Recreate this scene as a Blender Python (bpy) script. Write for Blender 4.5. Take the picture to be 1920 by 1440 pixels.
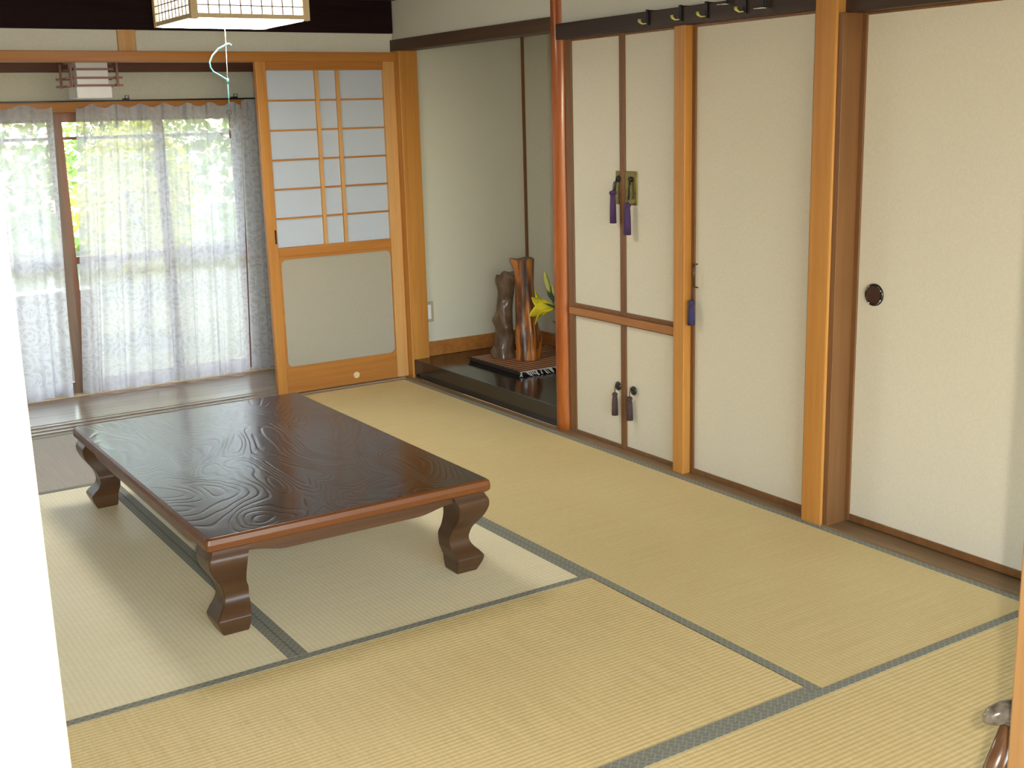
import bpy, bmesh, math, random
from mathutils import Vector, Matrix

random.seed(7)
for o in list(bpy.data.objects):
    bpy.data.objects.remove(o)
scene = bpy.context.scene
COL = scene.collection

# ------------------------------------------------------------------ camera, world, sun, flash, exposure
cam_d = bpy.data.cameras.new('camera')
cam_d.sensor_width = 36.0
cam_d.lens = 41.469
cam_d.clip_start = 0.02
cam_d.clip_end = 200
cam = bpy.data.objects.new('camera', cam_d)
COL.objects.link(cam)
R_ = Vector((0.83901864, -0.54343807, -0.0268846))
D_ = Vector((-0.14262548, -0.17197994, -0.97472092))
F_ = Vector((0.52507685, 0.82164345, -0.22180249))
CAM = Vector((-2.97384869, -1.86917191, 1.41395317))
cam.matrix_world = Matrix((
    (R_.x, -D_.x, -F_.x, CAM.x),
    (R_.y, -D_.y, -F_.y, CAM.y),
    (R_.z, -D_.z, -F_.z, CAM.z),
    (0, 0, 0, 1)))
scene.camera = cam

world = bpy.data.worlds.new('sky')
scene.world = world
world.use_nodes = True
wn = world.node_tree.nodes
wl = world.node_tree.links
bg = wn['Background']
sky = wn.new('ShaderNodeTexSky')
sky.sky_type = 'NISHITA'
sky.sun_disc = False
sky.sun_elevation = math.radians(60)
sky.sun_rotation = math.radians(20)
wb_mix = wn.new('ShaderNodeMix')            # daylight as the warm-set camera records it
wb_mix.data_type = 'RGBA'
wb_mix.blend_type = 'MULTIPLY'
wb_mix.inputs[0].default_value = 1.0
wb_mix.inputs[7].default_value = (1.0, 0.83, 0.73, 1)
wl.new(sky.outputs[0], wb_mix.inputs[6])
wl.new(wb_mix.outputs[2], bg.inputs[0])
bg.inputs[1].default_value = 1.35

sun_d = bpy.data.lights.new('sun', 'SUN')
sun_d.energy = 3.5
sun_d.angle = math.radians(0.6)
sun_d.color = (1.0, 0.96, 0.88)
sun = bpy.data.objects.new('sun', sun_d)
COL.objects.link(sun)
# the sun stands high, in front of the window (+Y) and to the right
sd = Vector((math.cos(math.radians(66)) * math.sin(math.radians(25)), math.cos(math.radians(66)) * math.cos(math.radians(25)), math.sin(math.radians(66))))
sun.rotation_euler = sd.to_track_quat('Z', 'Y').to_euler()
sun.location = (0, 10, 10)

fl_d = bpy.data.lights.new('flash', 'POINT')       # the compact camera's built-in flash, right of its lens
fl_d.energy = 52
fl_d.shadow_soft_size = 0.012
fl_d.color = (1.0, 0.95, 0.89)
fl = bpy.data.objects.new('flash', fl_d)
COL.objects.link(fl)
fl.location = CAM + R_ * 0.055 - D_ * 0.02

vs = scene.view_settings
vs.view_transform = 'Standard'
vs.look = 'None'
vs.gamma = 1.0
vs.use_curve_mapping = False
vs.exposure = 1.95
LAMP_STRENGTH = 8.5

# ------------------------------------------------------------------ materials
def srgb(r, g, b):
    f = lambda c: (c / 255 / 12.92) if c / 255 <= 0.04045 else ((c / 255 + 0.055) / 1.055) ** 2.4
    return (f(r), f(g), f(b), 1)

class NT:
    def __init__(s, name):
        s.m = bpy.data.materials.new(name)
        s.m.use_nodes = True
        s.t = s.m.node_tree
        s.b = s.t.nodes['Principled BSDF']
        s.out = s.t.nodes['Material Output']
    def n(s, kind, **kw):
        nd = s.t.nodes.new('ShaderNode' + kind)
        for k, v in kw.items():
            if k.startswith('i_'):
                nd.inputs[k[2:].replace('_', ' ')].default_value = v
            else:
                setattr(nd, k, v)
        return nd
    def l(s, a, b):
        s.t.links.new(a, b)
    def coords(s, scale=(1, 1, 1), rot=(0, 0, 0)):
        tc = s.n('TexCoord')
        mp = s.n('Mapping')
        mp.inputs['Scale'].default_value = scale
        mp.inputs['Rotation'].default_value = rot
        s.l(tc.outputs['Object'], mp.inputs[0])
        return mp.outputs[0]
    def ramp(s, fac, stops):
        r = s.n('ValToRGB')
        el = r.color_ramp.elements
        while len(el) < len(stops):
            el.new(0.5)
        for e, (p, c) in zip(el, stops):
            e.position = p
            e.color = c
        s.l(fac, r.inputs[0])
        return r.outputs[0]
    def bump(s, h, strength=0.3, dist=0.01):
        b = s.n('Bump')
        b.inputs['Strength'].default_value = strength
        b.inputs['Distance'].default_value = dist
        s.l(h, b.inputs['Height'])
        s.l(b.outputs[0], s.b.inputs['Normal'])
        return b

def plain(name, col, rough=0.6, metal=0.0, spec=0.5, var=0.0, vscale=20, coat=0.0):
    m = NT(name)
    m.b.inputs['Roughness'].default_value = rough
    m.b.inputs['Metallic'].default_value = metal
    m.b.inputs['Specular IOR Level'].default_value = spec
    m.b.inputs['Coat Weight'].default_value = coat
    n = m.n('TexNoise', i_Scale=vscale, i_Detail=4.0)
    m.l(m.coords(), n.inputs['Vector'])
    v = max(var, 0.03)
    lo = tuple(c * (1 - v) for c in col[:3]) + (1,)
    hi = tuple(min(1, c * (1 + v)) for c in col[:3]) + (1,)
    m.l(m.ramp(n.outputs[0], [(0.3, lo), (0.7, hi)]), m.b.inputs['Base Color'])
    return m.m

def wood(name, c1, c2, axis='z', rough=0.45, spec=0.5, grain=1.0, coat=0.0, bump=0.08):
    m = NT(name)
    s = [38 * grain] * 3
    s['xyz'.index(axis)] = 1.6 * grain
    co = m.coords(tuple(s))
    n = m.n('TexNoise', i_Scale=1.0, i_Detail=6.0, i_Roughness=0.62, i_Distortion=0.6)
    m.l(co, n.inputs['Vector'])
    s2 = [6 * grain] * 3
    s2['xyz'.index(axis)] = 0.5 * grain
    co2 = m.coords(tuple(s2))
    n2 = m.n('TexNoise', i_Scale=1.0, i_Detail=2.0)
    m.l(co2, n2.inputs['Vector'])
    mx = m.n('Math', operation='MULTIPLY_ADD')
    m.l(n.outputs[0], mx.inputs[0])
    mx.inputs[1].default_value = 0.6
    m2 = m.n('Math', operation='MULTIPLY')
    m.l(n2.outputs[0], m2.inputs[0])
    m2.inputs[1].default_value = 0.4
    m.l(m2.outputs[0], mx.inputs[2])
    m.l(m.ramp(mx.outputs[0], [(0.36, c2), (0.62, c1)]), m.b.inputs['Base Color'])
    m.b.inputs['Roughness'].default_value = rough
    m.b.inputs['Specular IOR Level'].default_value = spec
    m.b.inputs['Coat Weight'].default_value = coat
    m.b.inputs['Coat Roughness'].default_value = 0.15
    m.bump(n.outputs[0], bump, 0.004)
    return m.m

def tatami_mat_material(name, c1, c2, axis):
    # rush surface: ridges run along the mat's long axis, every 15 mm
    m = NT(name)
    sep = m.n('SeparateXYZ')
    m.l(m.coords(), sep.inputs[0])
    across = sep.outputs[1 if axis == 'x' else 0]
    along = sep.outputs[0 if axis == 'x' else 1]
    mu = m.n('Math', operation='MULTIPLY')
    m.l(across, mu.inputs[0])
    mu.inputs[1].default_value = 2 * math.pi / 0.0150
    si = m.n('Math', operation='SINE')
    m.l(mu.outputs[0], si.inputs[0])
    # rush fibres across the mat
    st = (900, 40, 1) if axis == 'x' else (40, 900, 1)
    n = m.n('TexNoise', i_Scale=1.0, i_Detail=3.0)
    m.l(m.coords(st), n.inputs['Vector'])
    st2 = (120, 3, 1) if axis == 'x' else (3, 120, 1)
    n2 = m.n('TexNoise', i_Scale=1.0, i_Detail=2.0)
    m.l(m.coords(st2), n2.inputs['Vector'])
    n3 = m.n('TexNoise', i_Scale=1.3, i_Detail=2.0)
    m.l(m.coords(), n3.inputs['Vector'])
    a = m.n('Math', operation='MULTIPLY_ADD')
    m.l(si.outputs[0], a.inputs[0])
    a.inputs[1].default_value = 0.075
    m.l(n.outputs[0], a.inputs[2])
    b = m.n('Math', operation='MULTIPLY_ADD')
    m.l(n2.outputs[0], b.inputs[0])
    b.inputs[1].default_value = 0.45
    m.l(a.outputs[0], b.inputs[2])
    c = m.n('Math', operation='MULTIPLY_ADD')
    m.l(n3.outputs[0], c.inputs[0])
    c.inputs[1].default_value = 0.45
    m.l(b.outputs[0], c.inputs[2])
    mid = tuple((x + y) / 2 for x, y in zip(c1, c2))
    m.l(m.ramp(c.outputs[0], [(0.62, c2), (0.95, mid), (1.25, c1)]), m.b.inputs['Base Color'])
    r = m.t.nodes[-1]
    m.b.inputs['Roughness'].default_value = 0.55
    m.b.inputs['Specular IOR Level'].default_value = 0.35
    h = m.n('Math', operation='MULTIPLY_ADD')
    m.l(n.outputs[0], h.inputs[0])
    h.inputs[1].default_value = 0.5
    m.l(si.outputs[0], h.inputs[2])
    m.bump(h.outputs[0], 0.2, 0.0010)
    # scale the ramp input into 0..1
    return m.m

def border_material():
    m = NT('tatami_border_cloth')
    co = m.coords((1, 1, 1), (0, 0, math.radians(45)))
    w1 = m.n('TexWave', wave_type='BANDS', bands_direction='X')
    w1.inputs['Scale'].default_value = 19
    w2 = m.n('TexWave', wave_type='BANDS', bands_direction='Y')
    w2.inputs['Scale'].default_value = 19
    m.l(co, w1.inputs[0])
    m.l(co, w2.inputs[0])
    mx = m.n('Math', operation='MAXIMUM')
    m.l(w1.outputs['Fac'], mx.inputs[0])
    m.l(w2.outputs['Fac'], mx.inputs[1])
    m.l(m.ramp(mx.outputs[0], [(0.80, (0.215, 0.205, 0.15, 1)), (0.97, (0.30, 0.29, 0.215, 1))]), m.b.inputs['Base Color'])
    m.b.inputs['Roughness'].default_value = 0.8
    return m.m

def lacquer_top():
    # zelkova top: contour-like grain standing slightly proud under dark lacquer
    m = NT('lacquered_zelkova_top')
    n = m.n('TexNoise', i_Scale=1.0, i_Detail=1.5, i_Roughness=0.4, i_Distortion=0.9)
    m.l(m.coords((3.4, 1.7, 1.0)), n.inputs['Vector'])
    mu = m.n('Math', operation='MULTIPLY')
    m.l(n.outputs[0], mu.inputs[0])
    mu.inputs[1].default_value = 150
    si = m.n('Math', operation='SINE')
    m.l(mu.outputs[0], si.inputs[0])
    ab = m.n('Math', operation='POWER')
    ad = m.n('Math', operation='MULTIPLY_ADD')
    m.l(si.outputs[0], ad.inputs[0])
    ad.inputs[1].default_value = 0.5
    ad.inputs[2].default_value = 0.5
    m.l(ad.outputs[0], ab.inputs[0])
    ab.inputs[1].default_value = 5
    m.l(m.ramp(ab.outputs[0], [(0.0, srgb(60, 34, 24)), (1.0, srgb(38, 22, 14))]), m.b.inputs['Base Color'])
    n2 = m.n('TexNoise', i_Scale=60.0, i_Detail=2.0)
    m.l(m.coords(), n2.inputs['Vector'])
    s2 = m.n('Math', operation='MULTIPLY_ADD')
    m.l(n2.outputs[0], s2.inputs[0])
    s2.inputs[1].default_value = 0.12
    neg = m.n('Math', operation='MULTIPLY')
    m.l(ab.outputs[0], neg.inputs[0])
    neg.inputs[1].default_value = -1
    m.l(neg.outputs[0], s2.inputs[2])
    m.b.inputs['Roughness'].default_value = 0.17
    m.b.inputs['Specular IOR Level'].default_value = 0.75
    m.bump(s2.outputs[0], 0.22, 0.0015)
    return m.m

def paper(name, col, trans=0.0, weave=0.0, rough=0.9):
    m = NT(name)
    m.b.inputs['Roughness'].default_value = rough
    m.b.inputs['Specular IOR Level'].default_value = 0.15
    n = m.n('TexNoise', i_Scale=1.0, i_Detail=5.0, i_Roughness=0.7)
    m.l(m.coords((60, 60, 420)), n.inputs['Vector'])
    n2 = m.n('TexNoise', i_Scale=1.0, i_Detail=4.0)
    m.l(m.coords((420, 420, 80)), n2.inputs['Vector'])
    ad = m.n('Math', operation='ADD')
    m.l(n.outputs[0], ad.inputs[0])
    m.l(n2.outputs[0], ad.inputs[1])
    hf = m.n('Math', operation='MULTIPLY')
    m.l(ad.outputs[0], hf.inputs[0])
    hf.inputs[1].default_value = 0.5
    lo = tuple(c * (1 - weave) for c in col[:3]) + (1,)
    hi = tuple(min(1, c * (1 + weave)) for c in col[:3]) + (1,)
    colr = m.ramp(hf.outputs[0], [(0.35, lo), (0.65, hi)])
    m.l(colr, m.b.inputs['Base Color'])
    if trans > 0:
        t = m.n('BsdfTranslucent')
        m.l(colr, t.inputs[0])
        mx = m.n('MixShader')
        mx.inputs[0].default_value = trans
        m.l(m.b.outputs[0], mx.inputs[1])
        m.l(t.outputs[0], mx.inputs[2])
        m.l(mx.outputs[0], m.out.inputs[0])
    return m.m

def lace(name, base, dense, flowers=True, tint=(0.80, 0.80, 0.83, 1)):
    m = NT(name)
    co = m.coords((1, 0.0, 1))
    n = m.n('TexNoise', i_Scale=9.0, i_Detail=2.0)
    m.l(co, n.inputs['Vector'])
    vm = m.n('VectorMath', operation='MULTIPLY_ADD')
    m.l(n.outputs['Color'], vm.inputs[0])
    vm.inputs[1].default_value = (0.05, 0.0, 0.05)
    m.l(co, vm.inputs[2])
    v1 = m.n('TexVoronoi', feature='F1')
    v1.inputs['Scale'].default_value = 9.0
    m.l(vm.outputs[0], v1.inputs['Vector'])
    # petal rings around each flower centre
    mu = m.n('Math', operation='MULTIPLY')
    m.l(v1.outputs['Distance'], mu.inputs[0])
    mu.inputs[1].default_value = 26
    si = m.n('Math', operation='SINE')
    m.l(mu.outputs[0], si.inputs[0])
    v2 = m.n('TexVoronoi', feature='DISTANCE_TO_EDGE')
    v2.inputs['Scale'].default_value = 34.0
    m.l(vm.outputs[0], v2.inputs['Vector'])
    r1 = m.ramp(si.outputs[0], [(0.0, (0, 0, 0, 1)), (0.6, (1, 1, 1, 1))])
    r2 = m.ramp(v2.outputs['Distance'], [(0.03, (1, 1, 1, 1)), (0.12, (0, 0, 0, 1))])
    mx = m.n('Math', operation='MAXIMUM')
    m.l(r1, mx.inputs[0])
    m.l(r2, mx.inputs[1])
    op = m.n('MapRange')
    m.l(mx.outputs[0], op.inputs[0])
    op.inputs['To Min'].default_value = base
    op.inputs['To Max'].default_value = dense
    tr = m.n('BsdfTransparent')
    df = m.n('BsdfDiffuse')
    df.inputs[0].default_value = tint
    tl = m.n('BsdfTranslucent')
    tl.inputs[0].default_value = tint
    a = m.n('MixShader')
    a.inputs[0].default_value = 0.5
    m.l(df.outputs[0], a.inputs[1])
    m.l(tl.outputs[0], a.inputs[2])
    b = m.n('MixShader')
    m.l(op.outputs[0], b.inputs[0])
    m.l(tr.outputs[0], b.inputs[1])
    m.l(a.outputs[0], b.inputs[2])
    m.l(b.outputs[0], m.out.inputs[0])
    return m.m

def glass(name):
    m = NT(name)
    tr = m.n('BsdfTransparent')
    tr.inputs[0].default_value = (0.93, 0.96, 0.95, 1)
    gl = m.n('BsdfGlossy')
    gl.inputs['Roughness'].default_value = 0.02
    fr = m.n('Fresnel')
    fr.inputs[0].default_value = 1.45
    b = m.n('MixShader')
    m.l(fr.outputs[0], b.inputs[0])
    m.l(tr.outputs[0], b.inputs[1])
    m.l(gl.outputs[0], b.inputs[2])
    m.l(b.outputs[0], m.out.inputs[0])
    return m.m

def emit(name, col, strength):
    m = NT(name)
    m.b.inputs['Base Color'].default_value = (0.8, 0.8, 0.8, 1)
    m.b.inputs['Emission Color'].default_value = col
    m.b.inputs['Emission Strength'].default_value = strength
    return m.m

def bark(name, stops, vs, rough=0.6, coat=0.0, bump=0.6, seed=0.0):
    m = NT(name)
    n = m.n('TexNoise', i_Scale=1.0, i_Detail=6.0, i_Roughness=0.6, i_Distortion=1.2)
    mp = m.coords(vs)
    m.l(mp, n.inputs['Vector'])
    m.l(m.ramp(n.outputs[0], stops), m.b.inputs['Base Color'])
    m.b.inputs['Roughness'].default_value = rough
    m.b.inputs['Coat Weight'].default_value = coat
    m.b.inputs['Coat Roughness'].default_value = 0.12
    m.bump(n.outputs[0], bump, 0.01)
    return m.m

def leaf_material(name, c1, c2, trans=0.45):
    m = NT(name)
    n = m.n('TexNoise', i_Scale=3.0, i_Detail=3.0)
    m.l(m.coords(), n.inputs['Vector'])
    colr = m.ramp(n.outputs[0], [(0.35, c1), (0.65, c2)])
    m.l(colr, m.b.inputs['Base Color'])
    m.b.inputs['Roughness'].default_value = 0.5
    t = m.n('BsdfTranslucent')
    m.l(colr, t.inputs[0])
    mx = m.n('MixShader')
    mx.inputs[0].default_value = trans
    m.l(m.b.outputs[0], mx.inputs[1])
    m.l(t.outputs[0], mx.inputs[2])
    m.l(mx.outputs[0], m.out.inputs[0])
    return m.m

M = {}
M['tatami_x'] = tatami_mat_material('tatami_rush_across', (0.80, 0.61, 0.285, 1), (0.65, 0.47, 0.19, 1), 'x')
M['tatami_y'] = tatami_mat_material('tatami_rush_along', (0.78, 0.61, 0.30, 1), (0.64, 0.475, 0.20, 1), 'y')
M['tatami_pale'] = tatami_mat_material('tatami_rush_sheen_pale', (0.92, 0.82, 0.53, 1), (0.80, 0.67, 0.39, 1), 'y')  # paler colour imitates rush sheen and offsets the shade under the table
M['tatami_grey'] = tatami_mat_material('tatami_rush_sheen_grey', (0.42, 0.34, 0.24, 1), (0.32, 0.26, 0.17, 1), 'x')  # grey tint stands in for the rush sheen at a grazing angle
M['border'] = border_material()
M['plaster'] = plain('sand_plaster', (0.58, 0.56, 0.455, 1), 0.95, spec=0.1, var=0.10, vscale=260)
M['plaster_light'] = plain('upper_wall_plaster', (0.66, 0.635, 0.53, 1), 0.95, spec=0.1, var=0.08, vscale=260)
M['fusuma'] = paper('fusuma_paper', (0.60, 0.545, 0.42, 1), 0.0, 0.07)
M['shoji'] = paper('shoji_paper', (0.64, 0.69, 0.76, 1), 0.35, 0.03)
M['board'] = paper('lower_board', (0.36, 0.325, 0.26, 1), 0.0, 0.05, 0.7)
M['orange_z'] = wood('cedar_upright', (0.50, 0.225, 0.048, 1), (0.40, 0.16, 0.028, 1), 'z', 0.42, spec=0.35)
M['orange_x'] = wood('cedar_rail', (0.45, 0.185, 0.036, 1), (0.34, 0.125, 0.022, 1), 'x', 0.42, spec=0.35)
M['orange_y'] = wood('cedar_side_rail', (0.42, 0.17, 0.04, 1), (0.28, 0.10, 0.022, 1), 'y', 0.42)
M['pale_z'] = wood('pale_cypress_upright', (0.60, 0.33, 0.115, 1), (0.49, 0.245, 0.07, 1), 'z', 0.5)
M['pale_x'] = wood('pale_cypress_rail', (0.72, 0.56, 0.34, 1), (0.60, 0.44, 0.24, 1), 'x', 0.5)
M['tokobashira'] = wood('polished_alcove_post', (0.46, 0.135, 0.02, 1), (0.25, 0.055, 0.008, 1), 'z', 0.4, spec=0.25, coat=0.45)
M['brown_z'] = wood('brown_frame_upright', (0.20, 0.085, 0.025, 1), (0.13, 0.055, 0.018, 1), 'z', 0.4)
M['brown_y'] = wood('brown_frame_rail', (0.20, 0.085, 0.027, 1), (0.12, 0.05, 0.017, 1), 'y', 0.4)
M['dark_y'] = wood('dark_lintel', (0.055, 0.030, 0.016, 1), (0.03, 0.016, 0.009, 1), 'y', 0.5)
M['brown_dark_y'] = wood('dark_brown_beam', (0.10, 0.05, 0.022, 1), (0.055, 0.028, 0.013, 1), 'y', 0.5)
M['dark_x'] = wood('dark_beam', (0.020, 0.009, 0.009, 1), (0.011, 0.005, 0.005, 1), 'x', 0.8, spec=0.1)
M['redbrown_x'] = wood('red_brown_beam', (0.13, 0.045, 0.02, 1), (0.08, 0.028, 0.012, 1), 'x', 0.6)
M['ceiling'] = wood('dark_ceiling_boards', (0.05, 0.032, 0.022, 1), (0.025, 0.016, 0.011, 1), 'x', 0.6)
M['threshold_y'] = wood('worn_threshold', (0.27, 0.165, 0.075, 1), (0.17, 0.095, 0.042, 1), 'y', 0.35)
M['threshold_x'] = wood('worn_sliding_track', (0.34, 0.27, 0.20, 1), (0.24, 0.18, 0.13, 1), 'x', 0.25)
M['engawa'] = wood('veranda_boards', (0.36, 0.27, 0.18, 1), (0.26, 0.185, 0.12, 1), 'x', 0.22, spec=0.6, bump=0.02)
M['black'] = plain('black_lacquer_plinth', (0.020, 0.016, 0.013, 1), 0.13, spec=0.6, var=0.3, vscale=60)
M['table_top'] = lacquer_top()
M['table_edge'] = wood('table_edge_wood', (0.145, 0.047, 0.011, 1), (0.085, 0.026, 0.007, 1), 'x', 0.38, spec=0.3, coat=0.1)
M['table_apron'] = wood('table_apron_wood', (0.095, 0.038, 0.012, 1), (0.06, 0.024, 0.008, 1), 'x', 0.35)
M['table_leg'] = wood('table_leg_wood', (0.075, 0.034, 0.013, 1), (0.045, 0.020, 0.008, 1), 'x', 0.33, spec=0.35, coat=0.1, grain=0.5)
M['lamp_glow'] = emit('lamp_diffuser', (1.0, 0.99, 0.97, 1), LAMP_STRENGTH)
M['lamp_side'] = emit('lamp_side_paper', (1.0, 0.99, 0.97, 1), LAMP_STRENGTH * 0.11)
M['lamp_wood'] = wood('lamp_wood', (0.60, 0.46, 0.26, 1), (0.50, 0.37, 0.20, 1), 'z', 0.5)
M['lattice'] = plain('thin_lattice', (0.20, 0.15, 0.08, 1), 0.6)
M['cyan'] = plain('pale_turquoise_plastic', (0.13, 0.45, 0.44, 1), 0.3)
M['cord'] = plain('off_white_cord', (0.55, 0.48, 0.36, 1), 0.8)
M['toggle'] = plain('brown_toggle', (0.10, 0.05, 0.03, 1), 0.4)
M['white_plastic'] = plain('white_plastic', (0.80, 0.80, 0.78, 1), 0.4)
M['beige_plastic'] = plain('beige_plastic', (0.38, 0.33, 0.22, 1), 0.5)
M['acrylic'] = plain('milky_lamp_acrylic', (0.72, 0.72, 0.70, 1), 0.35)
M['lamp_slat'] = plain('reddish_lamp_slat', (0.24, 0.10, 0.07, 1), 0.5)
M['brass'] = plain('aged_brass', (0.22, 0.17, 0.05, 1), 0.38, 0.85, var=0.25, vscale=90)
M['black_metal'] = plain('black_iron', (0.02, 0.02, 0.02, 1), 0.35, 0.6)
M['bronze'] = plain('dark_bronze', (0.06, 0.05, 0.045, 1), 0.3, 0.8, var=0.2, vscale=80)
M['dark_bowl'] = plain('dark_lacquer_pull', (0.05, 0.018, 0.012, 1), 0.12, coat=0.5)
M['chrome'] = plain('chrome', (0.85, 0.85, 0.85, 1), 0.12, 1.0)
M['yellow'] = plain('yellow_rubber_tip', (0.55, 0.50, 0.12, 1), 0.4)
M['purple'] = bark('purple_silk', [(0.3, (0.035, 0.012, 0.06, 1)), (0.7, (0.085, 0.03, 0.14, 1))], (900, 900, 6), 0.6, 0, 0.5)
M['navy'] = bark('navy_silk', [(0.3, (0.02, 0.018, 0.07, 1)), (0.7, (0.05, 0.045, 0.15, 1))], (900, 900, 6), 0.6, 0, 0.5)
M['brown_silk'] = bark('brown_silk', [(0.3, (0.045, 0.02, 0.02, 1)), (0.7, (0.10, 0.055, 0.05, 1))], (900, 900, 6), 0.6, 0, 0.5)
M['grey_bark'] = bark('grey_brown_bark', [(0.30, (0.03, 0.018, 0.010, 1)), (0.5, (0.11, 0.058, 0.028, 1)), (0.72, (0.22, 0.15, 0.095, 1))], (16, 16, 8), 0.55, 0.25, 0.8)
M['orange_log'] = bark('polished_burl', [(0.36, (0.035, 0.012, 0.008, 1)), (0.47, (0.17, 0.05, 0.012, 1)), (0.55, (0.50, 0.17, 0.025, 1)), (0.75, (0.72, 0.30, 0.05, 1))], (15, 15, 2.6), 0.3, 0.6, 0.5)
M['log_top'] = plain('sawn_log_end', (0.16, 0.12, 0.085, 1), 0.8, var=0.3, vscale=60)
M['slat'] = wood('mat_slats', (0.62, 0.30, 0.13, 1), (0.42, 0.17, 0.07, 1), 'x', 0.4)
M['mat_dark'] = plain('mat_dark_cords', (0.03, 0.022, 0.02, 1), 0.6)
M['fringe'] = plain('grey_white_fringe', (0.62, 0.62, 0.62, 1), 0.9)
M['lily'] = leaf_material('yellow_petal', (0.88, 0.74, 0.02, 1), (0.92, 0.82, 0.05, 1), 0.2)
M['lily_bud'] = leaf_material('pale_bud', (0.45, 0.52, 0.10, 1), (0.70, 0.72, 0.22, 1), 0.2)
M['lily_leaf'] = leaf_material('lily_leaf', (0.07, 0.12, 0.05, 1), (0.12, 0.18, 0.08, 1), 0.15)
M['vase'] = plain('dark_ceramic', (0.06, 0.055, 0.05, 1), 0.25)
M['lace'] = lace('lace_curtain', 0.70, 0.88, tint=(0.66, 0.66, 0.68, 1))
M['lace_hem'] = lace('lace_curtain_hem', 0.84, 0.92, tint=(0.66, 0.66, 0.68, 1))
M['glass'] = glass('window_glass')
M['sash'] = wood('brown_window_sash', (0.20, 0.115, 0.07, 1), (0.13, 0.075, 0.045, 1), 'z', 0.4)
M['sash_red'] = wood('reddish_window_sash', (0.26, 0.10, 0.05, 1), (0.17, 0.065, 0.03, 1), 'z', 0.4)
M['gravel'] = plain('mossy_ground', (0.075, 0.08, 0.045, 1), 0.95, spec=0.1, var=0.3, vscale=14)
M['garden_wall'] = plain('garden_wall_render', (0.22, 0.21, 0.19, 1), 0.95, spec=0.1, var=0.12, vscale=10)
M['leaf_yellow'] = leaf_material('yellow_green_leaves', (0.38, 0.42, 0.04, 1), (0.62, 0.60, 0.10, 1))
M['leaf_green'] = leaf_material('green_leaves', (0.14, 0.24, 0.05, 1), (0.34, 0.44, 0.12, 1))
M['leaf_dark'] = leaf_material('deep_green_leaves', (0.08, 0.14, 0.04, 1), (0.20, 0.28, 0.08, 1))
M['trunk'] = bark('tree_bark', [(0.3, (0.06, 0.04, 0.03, 1)), (0.7, (0.20, 0.14, 0.09, 1))], (20, 20, 4), 0.9, 0, 0.6)
M['cane'] = wood('varnished_cane', (0.17, 0.085, 0.035, 1), (0.07, 0.03, 0.015, 1), 'z', 0.25, coat=0.5)
M['cane_wrap'] = plain('clear_wrapped_handle', (0.16, 0.14, 0.11, 1), 0.18, spec=0.7, var=0.5, vscale=70, coat=0.6)
M['jamb'] = wood('pale_jamb', (0.34, 0.19, 0.075, 1), (0.28, 0.145, 0.05, 1), 'z', 0.45)
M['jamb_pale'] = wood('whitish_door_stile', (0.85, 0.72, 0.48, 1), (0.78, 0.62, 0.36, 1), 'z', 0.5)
M['back_wall'] = plain('next_room_wall', (0.62, 0.58, 0.50, 1), 0.95, spec=0.1, var=0.05, vscale=80)

# fix the tatami ramps: bring the summed pattern into 0..1
for key in ('tatami_x', 'tatami_y', 'tatami_pale', 'tatami_grey'):
    t = M[key].node_tree
    for nd in t.nodes:
        if nd.type == 'VALTORGB':
            src = nd.inputs[0].links[0].from_socket
            mr = t.nodes.new('ShaderNodeMapRange')
            mr.inputs['From Min'].default_value = 0.70
            mr.inputs['From Max'].default_value = 1.20
            t.links.new(src, mr.inputs[0])
            t.links.new(mr.outputs[0], nd.inputs[0])
            e = nd.color_ramp.elements
            e[0].position, e[1].position, e[2].position = 0.1, 0.5, 0.9

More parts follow.
